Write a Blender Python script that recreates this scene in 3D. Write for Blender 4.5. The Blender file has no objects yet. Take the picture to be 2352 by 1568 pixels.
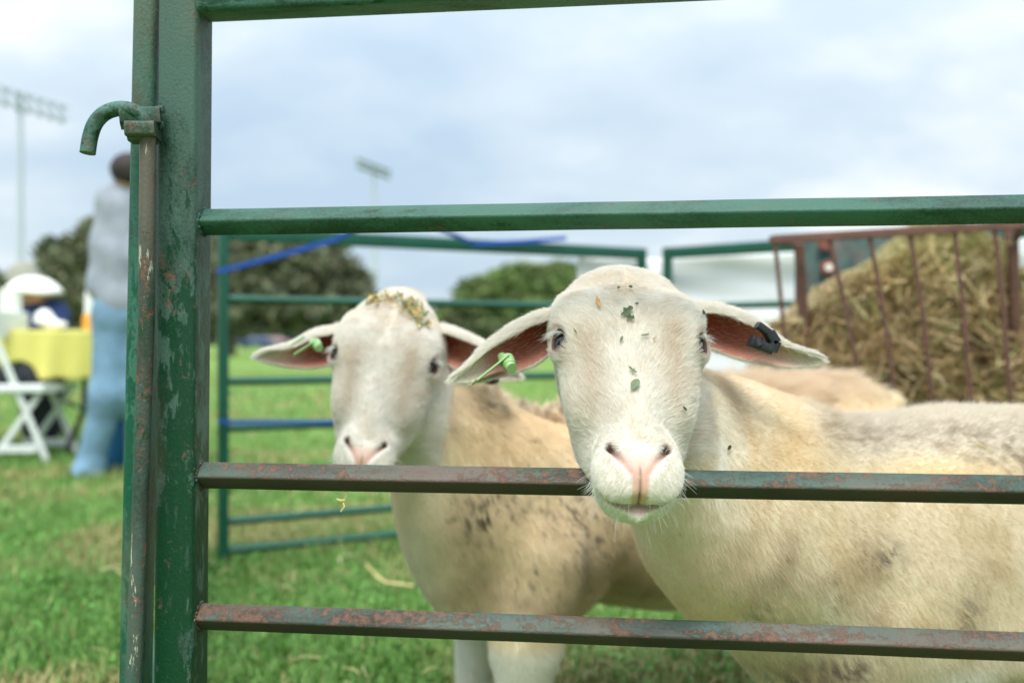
import bpy, math, random
import numpy as np
from mathutils import Vector, Matrix
from mathutils.bvhtree import BVHTree
random.seed(7); rng = np.random.default_rng(7)
R = math.radians
sc = bpy.context.scene
C = sc.collection

# ------------------------------------------------------------------ camera, world, sun
FPX, CX, CY, EYE = 2287.0, 1176.0, 786.0, 0.70
cam_d = bpy.data.cameras.new('camera'); cam = bpy.data.objects.new('camera', cam_d); C.objects.link(cam)
cam.location = (0, 0, EYE); cam.rotation_euler = (R(90.0), 0, 0)
cam_d.sensor_width = 36; cam_d.lens = 35.0; cam_d.clip_end = 2000; cam_d.clip_start = 0.02
cam_d.shift_y = (CY - 784.0) / 2352.0
cam_d.dof.use_dof = True; cam_d.dof.focus_distance = 0.955; cam_d.dof.aperture_fstop = 3.2; cam_d.dof.aperture_blades = 9
sc.camera = cam
sc.view_settings.view_transform = 'Standard'; sc.view_settings.look = 'None'
sc.view_settings.exposure = 0.57; sc.view_settings.gamma = 1.0
sc.render.engine = 'CYCLES'
sc.cycles.use_denoising = True
sc.cycles.max_bounces = 10; sc.cycles.diffuse_bounces = 7; sc.cycles.transparent_max_bounces = 8
SUN_EL, SUN_AZ = 57.0, -172.0     # azimuth measured from +Y clockwise seen from above: behind the camera, to its left
sd = bpy.data.lights.new('sun', 'SUN'); sun = bpy.data.objects.new('sun', sd); C.objects.link(sun)
sd.energy = 2.45; sd.angle = R(30); sd.color = (1.0, 0.955, 0.89)
_d = Vector((math.sin(R(SUN_AZ)) * math.cos(R(SUN_EL)), math.cos(R(SUN_AZ)) * math.cos(R(SUN_EL)), math.sin(R(SUN_EL))))
sun.rotation_euler = _d.to_track_quat('Z', 'Y').to_euler(); sun.location = (0, 0, 30)

w = bpy.data.worlds.new('World'); sc.world = w; w.use_nodes = True
nt = w.node_tree; nt.nodes.clear(); N = nt.nodes.new; L = nt.links.new
out = N('ShaderNodeOutputWorld'); bg = N('ShaderNodeBackground'); bg.inputs['Strength'].default_value = 1.0
sky = N('ShaderNodeTexSky'); sky.sky_type = 'NISHITA'; sky.sun_disc = False
sky.sun_elevation = R(SUN_EL); sky.sun_rotation = R(SUN_AZ)
skys = N('ShaderNodeVectorMath'); skys.operation = 'SCALE'; skys.inputs['Scale'].default_value = 0.10
L(sky.outputs[0], skys.inputs[0])
tc = N('ShaderNodeTexCoord'); sx = N('ShaderNodeSeparateXYZ'); L(tc.outputs['Generated'], sx.inputs[0])
# clouds are laid on a flat layer overhead: direction.xy / (direction.z + c)
def wmath(op, a, b=None, c=None, clamp=False):
    n = N('ShaderNodeMath'); n.operation = op; n.use_clamp = clamp
    for i, v in enumerate((a, b, c)):
        if v is None: continue
        if isinstance(v, (int, float)): n.inputs[i].default_value = v
        else: L(v, n.inputs[i])
    return n.outputs[0]
zc = wmath('ADD', wmath('MAXIMUM', sx.outputs[2], 0.0), 0.34)
cx_ = wmath('DIVIDE', sx.outputs[0], zc); cy_ = wmath('DIVIDE', sx.outputs[1], zc)
cmb = N('ShaderNodeCombineXYZ'); L(cx_, cmb.inputs[0]); L(cy_, cmb.inputs[1])
def wnoise(scale, detail, rough, off):
    mp = N('ShaderNodeMapping'); mp.inputs['Location'].default_value = off; mp.inputs['Scale'].default_value = (1.0, 1.25, 1)
    mp.inputs['Rotation'].default_value = (0, 0, R(-14))
    L(cmb.outputs[0], mp.inputs[0])
    n = N('ShaderNodeTexNoise'); n.inputs['Scale'].default_value = scale; n.inputs['Detail'].default_value = detail
    n.inputs['Roughness'].default_value = rough; L(mp.outputs[0], n.inputs[0]); return n.outputs[0]
n1 = wnoise(0.95, 3, 0.5, (2.3, 1.1, 0)); n2 = wnoise(3.4, 5, 0.55, (5, 3, 0))
den = wmath('ADD', wmath('MULTIPLY', n1, 0.70), wmath('MULTIPLY', n2, 0.30))
cr = N('ShaderNodeValToRGB'); L(den, cr.inputs[0])
e = cr.color_ramp.elements; e[0].position = 0.38; e[0].color = (0.37, 0.47, 0.57, 1); e[1].position = 0.62; e[1].color = (0.74, 0.755, 0.76, 1)
m_ = e.new(0.5); m_.color = (0.49, 0.57, 0.63, 1)
# an overcast sky is brighter towards the zenith
zen = wmath('POWER', wmath('MAXIMUM', sx.outputs[2], 0.0), 2.2)
gain = wmath('MULTIPLY_ADD', zen, 2.4, 1.0)
cs = N('ShaderNodeVectorMath'); cs.operation = 'SCALE'; L(cr.outputs[0], cs.inputs[0]); L(gain, cs.inputs['Scale'])
mx = N('ShaderNodeMix'); mx.data_type = 'RGBA'; mx.inputs[0].default_value = 0.88
L(skys.outputs[0], mx.inputs[6]); L(cs.outputs[0], mx.inputs[7])
L(mx.outputs[2], bg.inputs['Color']); L(bg.outputs[0], out.inputs[0])

# ------------------------------------------------------------------ helpers
def P(px, py, D):
    """the point seen at pixel (px, py) of a 2352 x 1568 picture at depth D"""
    return np.array([(px - CX) / FPX * D, D, EYE - (py - CY) / FPX * D])
def V3(a): return Vector((float(a[0]), float(a[1]), float(a[2])))
def norm(v): v = np.asarray(v, float); return v / np.linalg.norm(v)
def srgb(r, g, b):
    f = lambda c: (c / 255 / 12.92) if c / 255 <= 0.04045 else ((c / 255 + 0.055) / 1.055) ** 2.4
    return np.array([f(r), f(g), f(b)])
def tag(o, label=None, cat=None, group=None, kind=None):
    if label: o['label'] = label
    if cat: o['category'] = cat
    if group: o['group'] = group
    if kind: o['kind'] = kind
    return o
def empty(name, loc, label, cat, group=None):
    o = bpy.data.objects.new(name, None); C.objects.link(o); o.location = [float(c) for c in loc]; o.empty_display_size = 0.1
    return tag(o, label, cat, group)
def link(name, me, mat, parent=None):
    o = bpy.data.objects.new(name, me); C.objects.link(o)
    if mat is not None: me.materials.append(mat)
    if parent is not None:
        o.parent = parent; o.matrix_parent_inverse = Matrix.Translation(-parent.location)
    return o
def mesh(name, verts, faces, mat=None, parent=None, smooth=True, color=None):
    me = bpy.data.meshes.new(name)
    verts = np.asarray(verts, dtype=np.float32)
    if isinstance(faces, np.ndarray):
        k = faces.shape[1]; nf = len(faces)
        me.vertices.add(len(verts)); me.vertices.foreach_set('co', verts.ravel())
        me.loops.add(nf * k); me.loops.foreach_set('vertex_index', faces.astype(np.int32).ravel())
        me.polygons.add(nf); me.polygons.foreach_set('loop_start', np.arange(0, nf * k, k, dtype=np.int32))
        me.update(calc_edges=True)
    else:
        me.from_pydata([tuple(map(float, v)) for v in verts], [], faces); me.update()
    me.polygons.foreach_set('use_smooth', np.full(len(me.polygons), smooth))
    if color is not None:
        a = me.attributes.new('col', 'FLOAT_COLOR', 'POINT')
        c4 = np.ones((len(verts), 4), dtype=np.float32); c4[:, :3] = color; a.data.foreach_set('color', c4.ravel())
    return link(name, me, mat, parent)

class MB:
    """collects shapes, links them as ONE mesh"""
    def __init__(s): s.v = []; s.f = []; s.n = 0
    def add(s, v, f):
        v = np.asarray(v, float); s.v.append(v); s.f += [tuple(int(i) + s.n for i in q) for q in f]; s.n += len(v); return s
    def beam(s, p0, p1, wd, ht=None, side=None, roll=0.0, rad=0.15, nseg=3, wob=0.0, segs=1):
        """rounded rectangular tube from p0 to p1; wd across 'side'"""
        ht = ht or wd; p0 = np.array(p0, float); p1 = np.array(p1, float); t = norm(p1 - p0)
        sd_ = np.array(side if side is not None else ((0, 1, 0) if abs(t[1]) < .9 else (1, 0, 0)), float)
        a = norm(sd_ - t * sd_.dot(t)); b = np.cross(t, a)
        ca, sa = math.cos(roll), math.sin(roll); a, b = a * ca + b * sa, b * ca - a * sa
        r = rad * min(wd, ht); ring = []
        for qx, qy, a0 in ((1, 1, 0), (-1, 1, 90), (-1, -1, 180), (1, -1, 270)):
            for k in range(nseg + 1):
                an = R(a0 + 90 * k / nseg); ring.append((qx * (wd / 2 - r) + r * math.cos(an), qy * (ht / 2 - r) + r * math.sin(an)))
        n = len(ring); vs = []
        for i in range(segs + 1):
            c = p0 + (p1 - p0) * i / segs
            if wob and 0 < i < segs: c = c + a * random.uniform(-wob, wob) + b * random.uniform(-wob, wob)
            vs += [c + a * x + b * y for x, y in ring]
        fs = [(i * n + j, i * n + (j + 1) % n, (i + 1) * n + (j + 1) % n, (i + 1) * n + j) for i in range(segs) for j in range(n)]
        fs += [tuple(range(n))[::-1], tuple(range(segs * n, segs * n + n))]
        return s.add(vs, fs)
    def tube(s, pts, rad, n=12, flat=None, caps=True):
        """round tube along points; rad number or list; flat=(axis, factor) squashes"""
        pts = [np.array(p, float) for p in pts]; m = len(pts)
        rads = rad if hasattr(rad, '__len__') else [rad] * m
        t0 = norm(pts[1] - pts[0]); ref = np.array([0, 0, 1.0]) if abs(t0[2]) < .9 else np.array([0, 1.0, 0])
        a = norm(np.cross(t0, ref)); vs = []
        for i in range(m):
            t = norm(pts[min(i + 1, m - 1)] - pts[max(i - 1, 0)]); a = norm(a - t * a.dot(t)); b = np.cross(t, a)
            for j in range(n):
                an = 2 * math.pi * j / n; vs.append(pts[i] + (a * math.cos(an) + b * math.sin(an)) * rads[i])
        fs = [(i * n + j, i * n + (j + 1) % n, (i + 1) * n + (j + 1) % n, (i + 1) * n + j) for i in range(m - 1) for j in range(n)]
        if caps: fs += [tuple(range(n))[::-1], tuple(range((m - 1) * n, m * n))]
        return s.add(vs, fs)
    def ball(s, c, r, nu=12, nv=8, jit=0.0, M=None):
        c = np.array(c, float); r = np.array(r if hasattr(r, '__len__') else (r, r, r), float); vs = [(0, 0, 1)]
        for i in range(1, nv):
            th = math.pi * i / nv
            for j in range(nu):
                ph = 2 * math.pi * j / nu; vs.append((math.sin(th) * math.cos(ph), math.sin(th) * math.sin(ph), math.cos(th)))
        vs.append((0, 0, -1)); vs = np.array(vs)
        if jit: vs = vs * (1 + rng.uniform(-jit, jit, (len(vs), 1)))
        vs = vs * r
        if M is not None: vs = vs @ np.asarray(M)
        fs = [(0, 1 + j, 1 + (j + 1) % nu) for j in range(nu)]
        for i in range(nv - 2):
            for j in range(nu):
                a = 1 + i * nu + j; b = 1 + i * nu + (j + 1) % nu; fs.append((a, a + nu, b + nu, b))
        k = 1 + (nv - 2) * nu; fs += [(k + j, len(vs) - 1, k + (j + 1) % nu) for j in range(nu)]
        return s.add(vs + c, fs)
    def build(s, name, mat, parent=None, smooth=False, angle=35):
        o = mesh(name, np.vstack(s.v), s.f, mat, parent, smooth=smooth)
        if smooth and angle < 180:
            try: o.data.set_sharp_from_angle(angle=R(angle))
            except Exception: pass
        return o

# ---- numpy value noise
def _hash(ix, iy, iz, seed):
    h = (ix * 374761393 + iy * 668265263 + iz * 1274126177 + seed * 974634777) & 0xffffffff
    h = ((h ^ (h >> 13)) * 1274126177) & 0xffffffff
    return ((h ^ (h >> 16)) & 0xffff) / 65535.0
def vnoise(p, scale, seed=0):
    q = p * scale; i = np.floor(q).astype(np.int64); f = q - i; f = f * f * (3 - 2 * f); r = 0
    for dx in (0, 1):
        for dy in (0, 1):
            for dz in (0, 1):
                wgt = (f[:, 0] if dx else 1 - f[:, 0]) * (f[:, 1] if dy else 1 - f[:, 1]) * (f[:, 2] if dz else 1 - f[:, 2])
                r = r + wgt * _hash(i[:, 0] + dx, i[:, 1] + dy, i[:, 2] + dz, seed)
    return r
def fbm(p, scale, oct=4, seed=0):
    r = 0; a = .5; t = 0
    for k in range(oct): r = r + a * vnoise(p, scale * 2 ** k, seed + k); t += a; a *= .55
    return r / t
def sstep(a, b, x): t = np.clip((x - a) / (b - a), 0, 1); return t * t * (3 - 2 * t)
def mixc(c, d, f): return c + (np.asarray(d) - c) * np.asarray(f)[:, None]

# ------------------------------------------------------------------ materials
def new_mat(name):
    m = bpy.data.materials.new(name); m.use_nodes = True; t = m.node_tree; t.nodes.clear()
    o = t.nodes.new('ShaderNodeOutputMaterial'); b = t.nodes.new('ShaderNodeBsdfPrincipled'); t.links.new(b.outputs[0], o.inputs[0])
    return m, t, b
class G:
    def __init__(s, t): s.t = t
    def n(s, ty, **kw):
        x = s.t.nodes.new(ty)
        for k, v in kw.items(): setattr(x, k, v)
        return x
    def l(s, a, b): s.t.links.new(a, b)
    def noise(s, co, scale, detail=4, rough=.55, stretch=None, dist=0):
        if stretch is not None:
            mp = s.n('ShaderNodeMapping'); mp.inputs['Scale'].default_value = stretch; s.l(co, mp.inputs[0]); co = mp.outputs[0]
        x = s.n('ShaderNodeTexNoise'); x.inputs['Scale'].default_value = scale; x.inputs['Detail'].default_value = detail
        x.inputs['Roughness'].default_value = rough; x.inputs['Distortion'].default_value = dist; s.l(co, x.inputs['Vector']); return x.outputs[0]
    def ramp(s, f, a, b):
        x = s.n('ShaderNodeMapRange'); x.inputs[1].default_value = a; x.inputs[2].default_value = b; x.interpolation_type = 'SMOOTHSTEP'
        s.l(f, x.inputs[0]); return x.outputs[0]
    def mix(s, f, a, b):
        x = s.n('ShaderNodeMix'); x.data_type = 'RGBA'
        for i, v in ((0, f), (6, a), (7, b)):
            if hasattr(v, 'is_linked') or isinstance(v, bpy.types.NodeSocket): s.l(v, x.inputs[i])
            elif i == 0: x.inputs[0].default_value = v
            else: x.inputs[i].default_value = (float(v[0]), float(v[1]), float(v[2]), 1)
        return x.outputs[2]
    def math(s, op, a, b=None, c=None, clamp=False):
        x = s.n('ShaderNodeMath', operation=op, use_clamp=clamp)
        for i, v in enumerate((a, b, c)):
            if v is None: continue
            if isinstance(v, (int, float)): x.inputs[i].default_value = v
            else: s.l(v, x.inputs[i])
        return x.outputs[0]
    def bump(s, h, b, strength=.3, dist=.002):
        x = s.n('ShaderNodeBump'); x.inputs['Strength'].default_value = strength; x.inputs['Distance'].default_value = dist
        s.l(h, x.inputs['Height']); s.l(x.outputs[0], b.inputs['Normal'])
def plain(name, c, rough=.6, var=.12, scale=30, metal=0, bump=0.0, spec=.5):
    m, t, b = new_mat(name); g = G(t); c = np.array(c, float)
    co = g.n('ShaderNodeTexCoord').outputs['Object']; f = g.noise(co, scale, 3)
    b.inputs['Roughness'].default_value = rough; b.inputs['Metallic'].default_value = metal; b.inputs['Specular IOR Level'].default_value = spec
    g.l(g.mix(f, c * (1 - var), np.minimum(c * (1 + var), 1)), b.inputs['Base Color'])
    if bump: g.bump(f, b, .4, bump)
    return m
def attr_mat(name, rough=.7, spec=.3, translucent=0.0, fine=0.0, fscale=400, sss=0.0):
    m, t, b = new_mat(name); g = G(t); a = g.n('ShaderNodeAttribute'); a.attribute_name = 'col'; col = a.outputs['Color']
    if fine:
        co = g.n('ShaderNodeTexCoord').outputs['Object']; f = g.noise(co, fscale, 2)
        x = g.n('ShaderNodeMix', data_type='RGBA', blend_type='MULTIPLY'); x.inputs[0].default_value = 1
        g.l(col, x.inputs[6]); g.l(g.mix(f, (1 - fine,) * 3, (1, 1, 1)), x.inputs[7]); col = x.outputs[2]
    g.l(col, b.inputs['Base Color']); b.inputs['Roughness'].default_value = rough; b.inputs['Specular IOR Level'].default_value = spec
    if translucent:
        tr = g.n('ShaderNodeBsdfTranslucent'); g.l(col, tr.inputs[0]); ms = g.n('ShaderNodeMixShader'); ms.inputs[0].default_value = translucent
        o = [n for n in t.nodes if n.type == 'OUTPUT_MATERIAL'][0]; g.l(b.outputs[0], ms.inputs[1]); g.l(tr.outputs[0], ms.inputs[2]); g.l(ms.outputs[0], o.inputs[0])
    if sss:
        b.inputs['Subsurface Weight'].default_value = sss; b.inputs['Subsurface Radius'].default_value = (1, .4, .25); b.inputs['Subsurface Scale'].default_value = .004
    return m
def metal_paint(name, rust=0.3, grey=0.5, base=(0.0010, 0.036, 0.014), greyc=(0.05, 0.11, 0.085), under=0.0, topgrey=None, along=0, seed=0.0, chips=.25, rough=.42):
    """worn green enamel: weathered film, rust patches, pale chips; under adds rust and painted shade to downward faces"""
    m, t, b = new_mat(name); g = G(t); geo = g.n('ShaderNodeNewGeometry')
    mp0 = g.n('ShaderNodeMapping'); mp0.inputs['Location'].default_value = (seed, seed * 1.7, seed * .3)
    g.l(geo.outputs['Position'], mp0.inputs[0]); co = mp0.outputs[0]
    st = [(1, 1, 1), (.35, 1, 1), (1, 1, .35)][along]
    big = g.noise(co, 9, 5, .65, st); mid = g.noise(co, 85, 7, .7, st, .4); fin = g.noise(co, 330, 3, .6)
    gf = g.math('MULTIPLY_ADD', g.math('ADD', g.math('MULTIPLY', big, .45), g.math('MULTIPLY', mid, .55)), 2.6, -.8)
    if topgrey is not None:
        sp = g.n('ShaderNodeSeparateXYZ'); g.l(geo.outputs['Position'], sp.inputs[0])
        gf = g.math('ADD', gf, g.math('MULTIPLY', g.ramp(sp.outputs[2], topgrey[0], topgrey[1]), .26))
    th = .82 - grey * .55
    gfac = g.math('MULTIPLY', g.ramp(gf, th - .05, th + .06), .8)
    m3 = g.noise(co, 17, 5, .6, st, .5)
    gvar = g.mix(g.ramp(g.math('ADD', g.math('MULTIPLY', fin, .22), g.math('MULTIPLY', m3, .78)), .36, .56), np.array(greyc) * .38, np.array(greyc) * 1.25)
    col = g.mix(gfac, g.mix(fin, np.array(base) * .75, np.array(base) * 1.3), gvar)
    rb = g.noise(co, 42, 6, .68, st, .6); rf = g.noise(co, 140, 5, .7)
    rr = g.math('ADD', g.math('MULTIPLY', rb, .6), g.math('MULTIPLY', rf, .4))
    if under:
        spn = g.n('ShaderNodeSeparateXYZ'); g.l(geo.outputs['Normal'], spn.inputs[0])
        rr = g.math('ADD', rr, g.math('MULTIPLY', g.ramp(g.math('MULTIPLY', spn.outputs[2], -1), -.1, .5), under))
    # rust creeps along worn edges
    bv = g.n('ShaderNodeBevel', samples=4); bv.inputs['Radius'].default_value = .003
    dt = g.n('ShaderNodeVectorMath', operation='DOT_PRODUCT'); g.l(bv.outputs[0], dt.inputs[0]); g.l(geo.outputs['Normal'], dt.inputs[1])
    edge = g.ramp(g.math('SUBTRACT', 1, dt.outputs['Value']), .0, .09)
    rr = g.math('ADD', rr, g.math('MULTIPLY', edge, .06 + rust * .05))
    th = .66 - rust * .24
    rfac = g.math('MULTIPLY', g.ramp(rr, th - .01, th + .06), .72)
    rcol = g.mix(g.ramp(rf, .35, .65), (0.045, 0.022, 0.016), (0.17, 0.082, 0.054))
    if under: rcol = g.mix(g.ramp(g.math('MULTIPLY', spn.outputs[2], -1), -.1, .5), rcol, (0.035, 0.020, 0.014))  # downward faces: rust, darkened further by underside shade put into the colour
    rs = g.noise(co, 7, 5, .6, st, .3); col = g.mix(g.math('MULTIPLY', g.ramp(rs, .60 - rust * .32, .78 - rust * .25), .75 * min(1, rust * 1.5)), col, (.15, .095, .070))
    col = g.mix(rfac, col, rcol)
    ch = g.noise(co, 95 if chips < 1 else 60, 3 if chips < 1 else 7, .6 if chips < 1 else .8, (1, 1, 1) if chips < 1 else (1.2, 1.2, .22)); cfac = g.math('MULTIPLY', g.ramp(ch, .80 - chips * .12, .82 - chips * .12), .9)
    col = g.mix(cfac, col, (0.42, 0.44, 0.33))
    g.l(col, b.inputs['Base Color'])
    rgh = g.math('ADD', g.math('MULTIPLY', rfac, .35), g.math('ADD', g.math('MULTIPLY', gfac, .12), rough)); g.l(rgh, b.inputs['Roughness'])
    b.inputs['Specular IOR Level'].default_value = .35
    h = g.math('ADD', g.math('MULTIPLY', fin, .35), g.math('ADD', g.math('MULTIPLY', mid, .5), g.math('MULTIPLY', rfac, -.35)))
    g.bump(h, b, .7, .0022)
    return m
# ------------------------------------------------------------------ ground and grass
def ground():
    m, t, b = new_mat('grass_ground'); g = G(t); co = g.n('ShaderNodeNewGeometry').outputs['Position']
    a = g.noise(co, 1.3, 5, .6); a2 = g.noise(co, .06, 3, .5); f = g.noise(co, 40, 4, .6); d = g.noise(co, 2.1, 4, .65)
    col = g.mix(g.ramp(a, .35, .65), (0.10, 0.21, 0.035), (0.20, 0.36, 0.085))
    col = g.mix(g.math('MULTIPLY', g.ramp(a2, .4, .6), .5), col, (0.20, 0.33, 0.06))
    col = g.mix(g.math('MULTIPLY', g.ramp(d, .48, .62), .75), col, (0.30, 0.25, 0.12))
    col = g.mix(g.math('MULTIPLY', g.ramp(f, .35, .6), .35), col, (0.03, 0.07, 0.012))
    g.l(col, b.inputs['Base Color']); b.inputs['Roughness'].default_value = .95; b.inputs['Specular IOR Level'].default_value = .1
    g.bump(f, b, .6, .02)
    xs = np.linspace(-1, 1, 61); xs = np.sign(xs) * np.abs(xs) ** 2.2 * 900
    ys = np.linspace(0, 1, 81) ** 2.4 * 1200 - 12
    X, Y = np.meshgrid(xs, ys, indexing='ij'); Z = 0.03 * np.sin(X * .13) * np.sin(Y * .11) * np.clip((np.hypot(X, Y) - 9) / 30, 0, 1)
    v = np.stack([X, Y, Z], -1).reshape(-1, 3); n = len(ys)
    i, j = np.meshgrid(np.arange(60), np.arange(80), indexing='ij'); q = (i * n + j).ravel()
    fs = np.stack([q, q + n, q + n + 1, q + 1], 1)
    tag(mesh('lawn', v, fs, m), kind='structure')
ground()
def grass():
    M = attr_mat('grass_blade', .55, .3, translucent=.2)
    def strip(n, y0, y1, hx, h0, h1, wd, pw=1.0):
        y = y0 + (y1 - y0) * rng.random(n) ** pw
        x = (rng.random(n) * 2 - 1) * hx * (y / y1) if hx else 0
        x = (rng.random(n) * 2 - 1) * (y * .60 + .35)
        p = np.stack([x, y, np.zeros(n)], 1)
        ang = rng.random(n) * 2 * np.pi; tilt = rng.random(n) ** .8 * 1.15; h = h0 + (h1 - h0) * rng.random(n)
        h = h * (.55 + .9 * fbm(p, 1.7, 3, 5))
        d = np.stack([np.cos(ang), np.sin(ang), np.zeros(n)], 1); s = np.stack([-np.sin(ang), np.cos(ang), np.zeros(n)], 1) * (wd * (.6 + .8 * rng.random(n)))[:, None]
        up = np.array([0, 0, 1.])
        mid = p + d * (np.sin(tilt) * h * .45)[:, None] + up * (np.cos(tilt * .6) * h * .6)[:, None]
        tip = p + d * (np.sin(tilt) * h * 1.05)[:, None] + up * (np.cos(tilt) * h * .95)[:, None]
        v = np.stack([p - s, p + s, mid + s * .8, mid - s * .8, tip], 1).reshape(-1, 3)
        k = np.arange(n) * 5
        f = np.concatenate([np.stack([k, k + 1, k + 2], 1), np.stack([k, k + 2, k + 3], 1), np.stack([k + 3, k + 2, k + 4], 1)])
        big = fbm(p, 1.6, 4, 11); dry = fbm(p, 2.3, 4, 31); far = np.clip((y - 2) / 6, 0, 1)
        c = mixc(np.tile(np.array([0.075, 0.19, 0.03]), (n, 1)), [0.19, 0.355, 0.085], sstep(.3, .7, big * .6 + rng.random(n) * .4))
        c = mixc(c, [0.24, 0.40, 0.11], far * .55)
        c = mixc(c, [0.40, 0.32, 0.15], np.clip(sstep(.50, .66, dry) * .8 * (rng.random(n) < .7) + (rng.random(n) < .035), 0, 1))
        c = c * (.75 + .5 * rng.random((n, 1)))
        return v, f, np.repeat(c, 5, 0)
    parts = [strip(120000, 1.5, 4.2, 0, .025, .07, .0022), strip(70000, 4.0, 10, 0, .03, .07, .004, 1.2), strip(30000, 9.5, 24, 0, .03, .07, .011, 1.2)]
    # small round clover leaves near the pen
    n = 26000; y = 1.6 + 2.6 * rng.random(n) ** 1.2; x = (rng.random(n) * 2 - 1) * (y * .58 + .3)
    pc = np.stack([x, y, .012 + .035 * rng.random(n)], 1); keep = fbm(pc, 3.1, 3, 77) > .5; pc = pc[keep]; n = len(pc)
    r = (.004 + .006 * rng.random(n))[:, None]; a = norm; t1 = rng.normal(size=(n, 3)); t1[:, 2] *= .35; t1 /= np.linalg.norm(t1, axis=1)[:, None]
    t2 = np.cross(t1, rng.normal(size=(n, 3)) * [.3, .3, 1]); t2 /= np.linalg.norm(t2, axis=1)[:, None]
    vv = np.stack([pc - t1 * r, pc + t2 * r * .8, pc + t1 * r, pc - t2 * r * .8], 1).reshape(-1, 3); k = np.arange(n) * 4
    ff = np.concatenate([np.stack([k, k + 1, k + 2], 1), np.stack([k, k + 2, k + 3], 1)])
    cc = mixc(np.tile(np.array([.06, .19, .03]), (n, 1)), [.15, .36, .07], rng.random(n)); parts.append((vv, ff, np.repeat(cc, 4, 0)))
    V = []; F = []; Cc = []; o = 0
    for v, f, c in parts: V.append(v); F.append(f + o); Cc.append(c); o += len(v)
    ob = mesh('grass', np.vstack(V), np.vstack(F), M, smooth=False, color=np.vstack(Cc)); tag(ob, 'short green grass and clover with dry yellow patches', 'grass', kind='stuff')
grass()

# ------------------------------------------------------------------ signed-distance sculpting
def axis(segs):
    a = []
    for x0, x1, st in segs: a.append(np.arange(x0, x1, st))
    a = np.unique(np.round(np.concatenate(a + [[segs[-1][1]]]), 6)); keep = np.concatenate([[True], np.diff(a) > 4e-4]); return a[keep]
def smin(a, b, k): h = np.clip(.5 + .5 * (b - a) / k, 0, 1); return b + (a - b) * h - k * h * (1 - h)
def smax(a, b, k): return -smin(-a, -b, k)
class Field:
    def __init__(s, ax, ay, az):
        s.ax = [ax.astype(np.float32), ay.astype(np.float32), az.astype(np.float32)]
        s.F = np.full((len(ax), len(ay), len(az)), .2, np.float32)
    def block(s, lo, hi):
        sl = tuple(slice(max(0, int(np.searchsorted(a, l)) - 1), min(len(a), int(np.searchsorted(a, h)) + 1)) for a, l, h in zip(s.ax, lo, hi))
        g = [a[q] for a, q in zip(s.ax, sl)]
        return sl, g[0][:, None, None], g[1][None, :, None], g[2][None, None, :]
    def cone(s, p0, p1, r0, r1, k=.03, sq=None, sub=False):
        p0 = np.array(p0, float); p1 = np.array(p1, float); m = max(r0, r1) + k + .015
        sl, X, Y, Z = s.block(np.minimum(p0, p1) - m, np.maximum(p0, p1) + m)
        if 0 in s.F[sl].shape: return
        d = p1 - p0; L2 = d.dot(d) + 1e-12
        t = np.clip(((X - p0[0]) * d[0] + (Y - p0[1]) * d[1] + (Z - p0[2]) * d[2]) / L2, 0, 1)
        q = np.sqrt((X - p0[0] - d[0] * t) ** 2 + (Y - p0[1] - d[1] * t) ** 2 + (Z - p0[2] - d[2] * t) ** 2) - (r0 + (r1 - r0) * t)
        s.F[sl] = smax(s.F[sl], -q, k) if sub else smin(s.F[sl], q, k)
    def ell(s, c, r, M=None, k=.03, sub=False):
        """ellipsoid: radii r along the rows of M"""
        c = np.array(c, float); r = np.array(r, float); m = r.max() + k + .015
        sl, X, Y, Z = s.block(c - m, c + m)
        if 0 in s.F[sl].shape: return
        M = np.eye(3) if M is None else np.asarray(M); a = X - c[0]; b = Y - c[1]; e_ = Z - c[2]; k0 = 0; k1 = 0
        for i in range(3):
            u = a * M[i, 0] + b * M[i, 1] + e_ * M[i, 2]; k0 = k0 + (u / r[i]) ** 2; k1 = k1 + (u / r[i] ** 2) ** 2
        k0 = np.sqrt(k0); q = np.where(k0 < 1, (k0 - 1) * r.min(), k0 * (k0 - 1) / np.maximum(np.sqrt(k1), 1e-6))
        s.F[sl] = smax(s.F[sl], -q, k) if sub else smin(s.F[sl], q, k)
    def polygonize(s):
        import openvdb
        g = openvdb.FloatGrid(.2); g.copyFromArray(s.F); pts, quads = g.convertToQuads(0.0)
        pts = np.asarray(pts, float); quads = np.asarray(quads)
        v = np.stack([np.interp(pts[:, i], np.arange(len(s.ax[i])), s.ax[i]) for i in range(3)], 1)
        # face orientation: outward
        a = v[quads[:, 0]]; nrm = np.cross(v[quads[:, 2]] - a, v[quads[:, 3]] - v[quads[:, 1]])
        ctr = v[quads].mean(1); vol = (ctr * nrm).sum()
        if vol < 0: quads = quads[:, ::-1]
        return v, quads
def relax(v, q, it=2, lam=.5, mask=None):
    for _ in range(it):
        acc = np.zeros_like(v); cnt = np.zeros(len(v))
        for i in range(4):
            for j in ((i + 1) % 4,):
                np.add.at(acc, q[:, i], v[q[:, j]]); np.add.at(acc, q[:, j], v[q[:, i]]); np.add.at(cnt, q[:, i], 1); np.add.at(cnt, q[:, j], 1)
        a = acc / np.maximum(cnt, 1)[:, None]; l = lam if mask is None else (lam * mask)[:, None]; v = v + (a - v) * l
    return v
def vnormals(v, q):
    n = np.cross(v[q[:, 2]] - v[q[:, 0]], v[q[:, 3]] - v[q[:, 1]]); r = np.zeros_like(v)
    for i in range(4): np.add.at(r, q[:, i], n)
    return r / np.maximum(np.linalg.norm(r, axis=1), 1e-12)[:, None]

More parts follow.
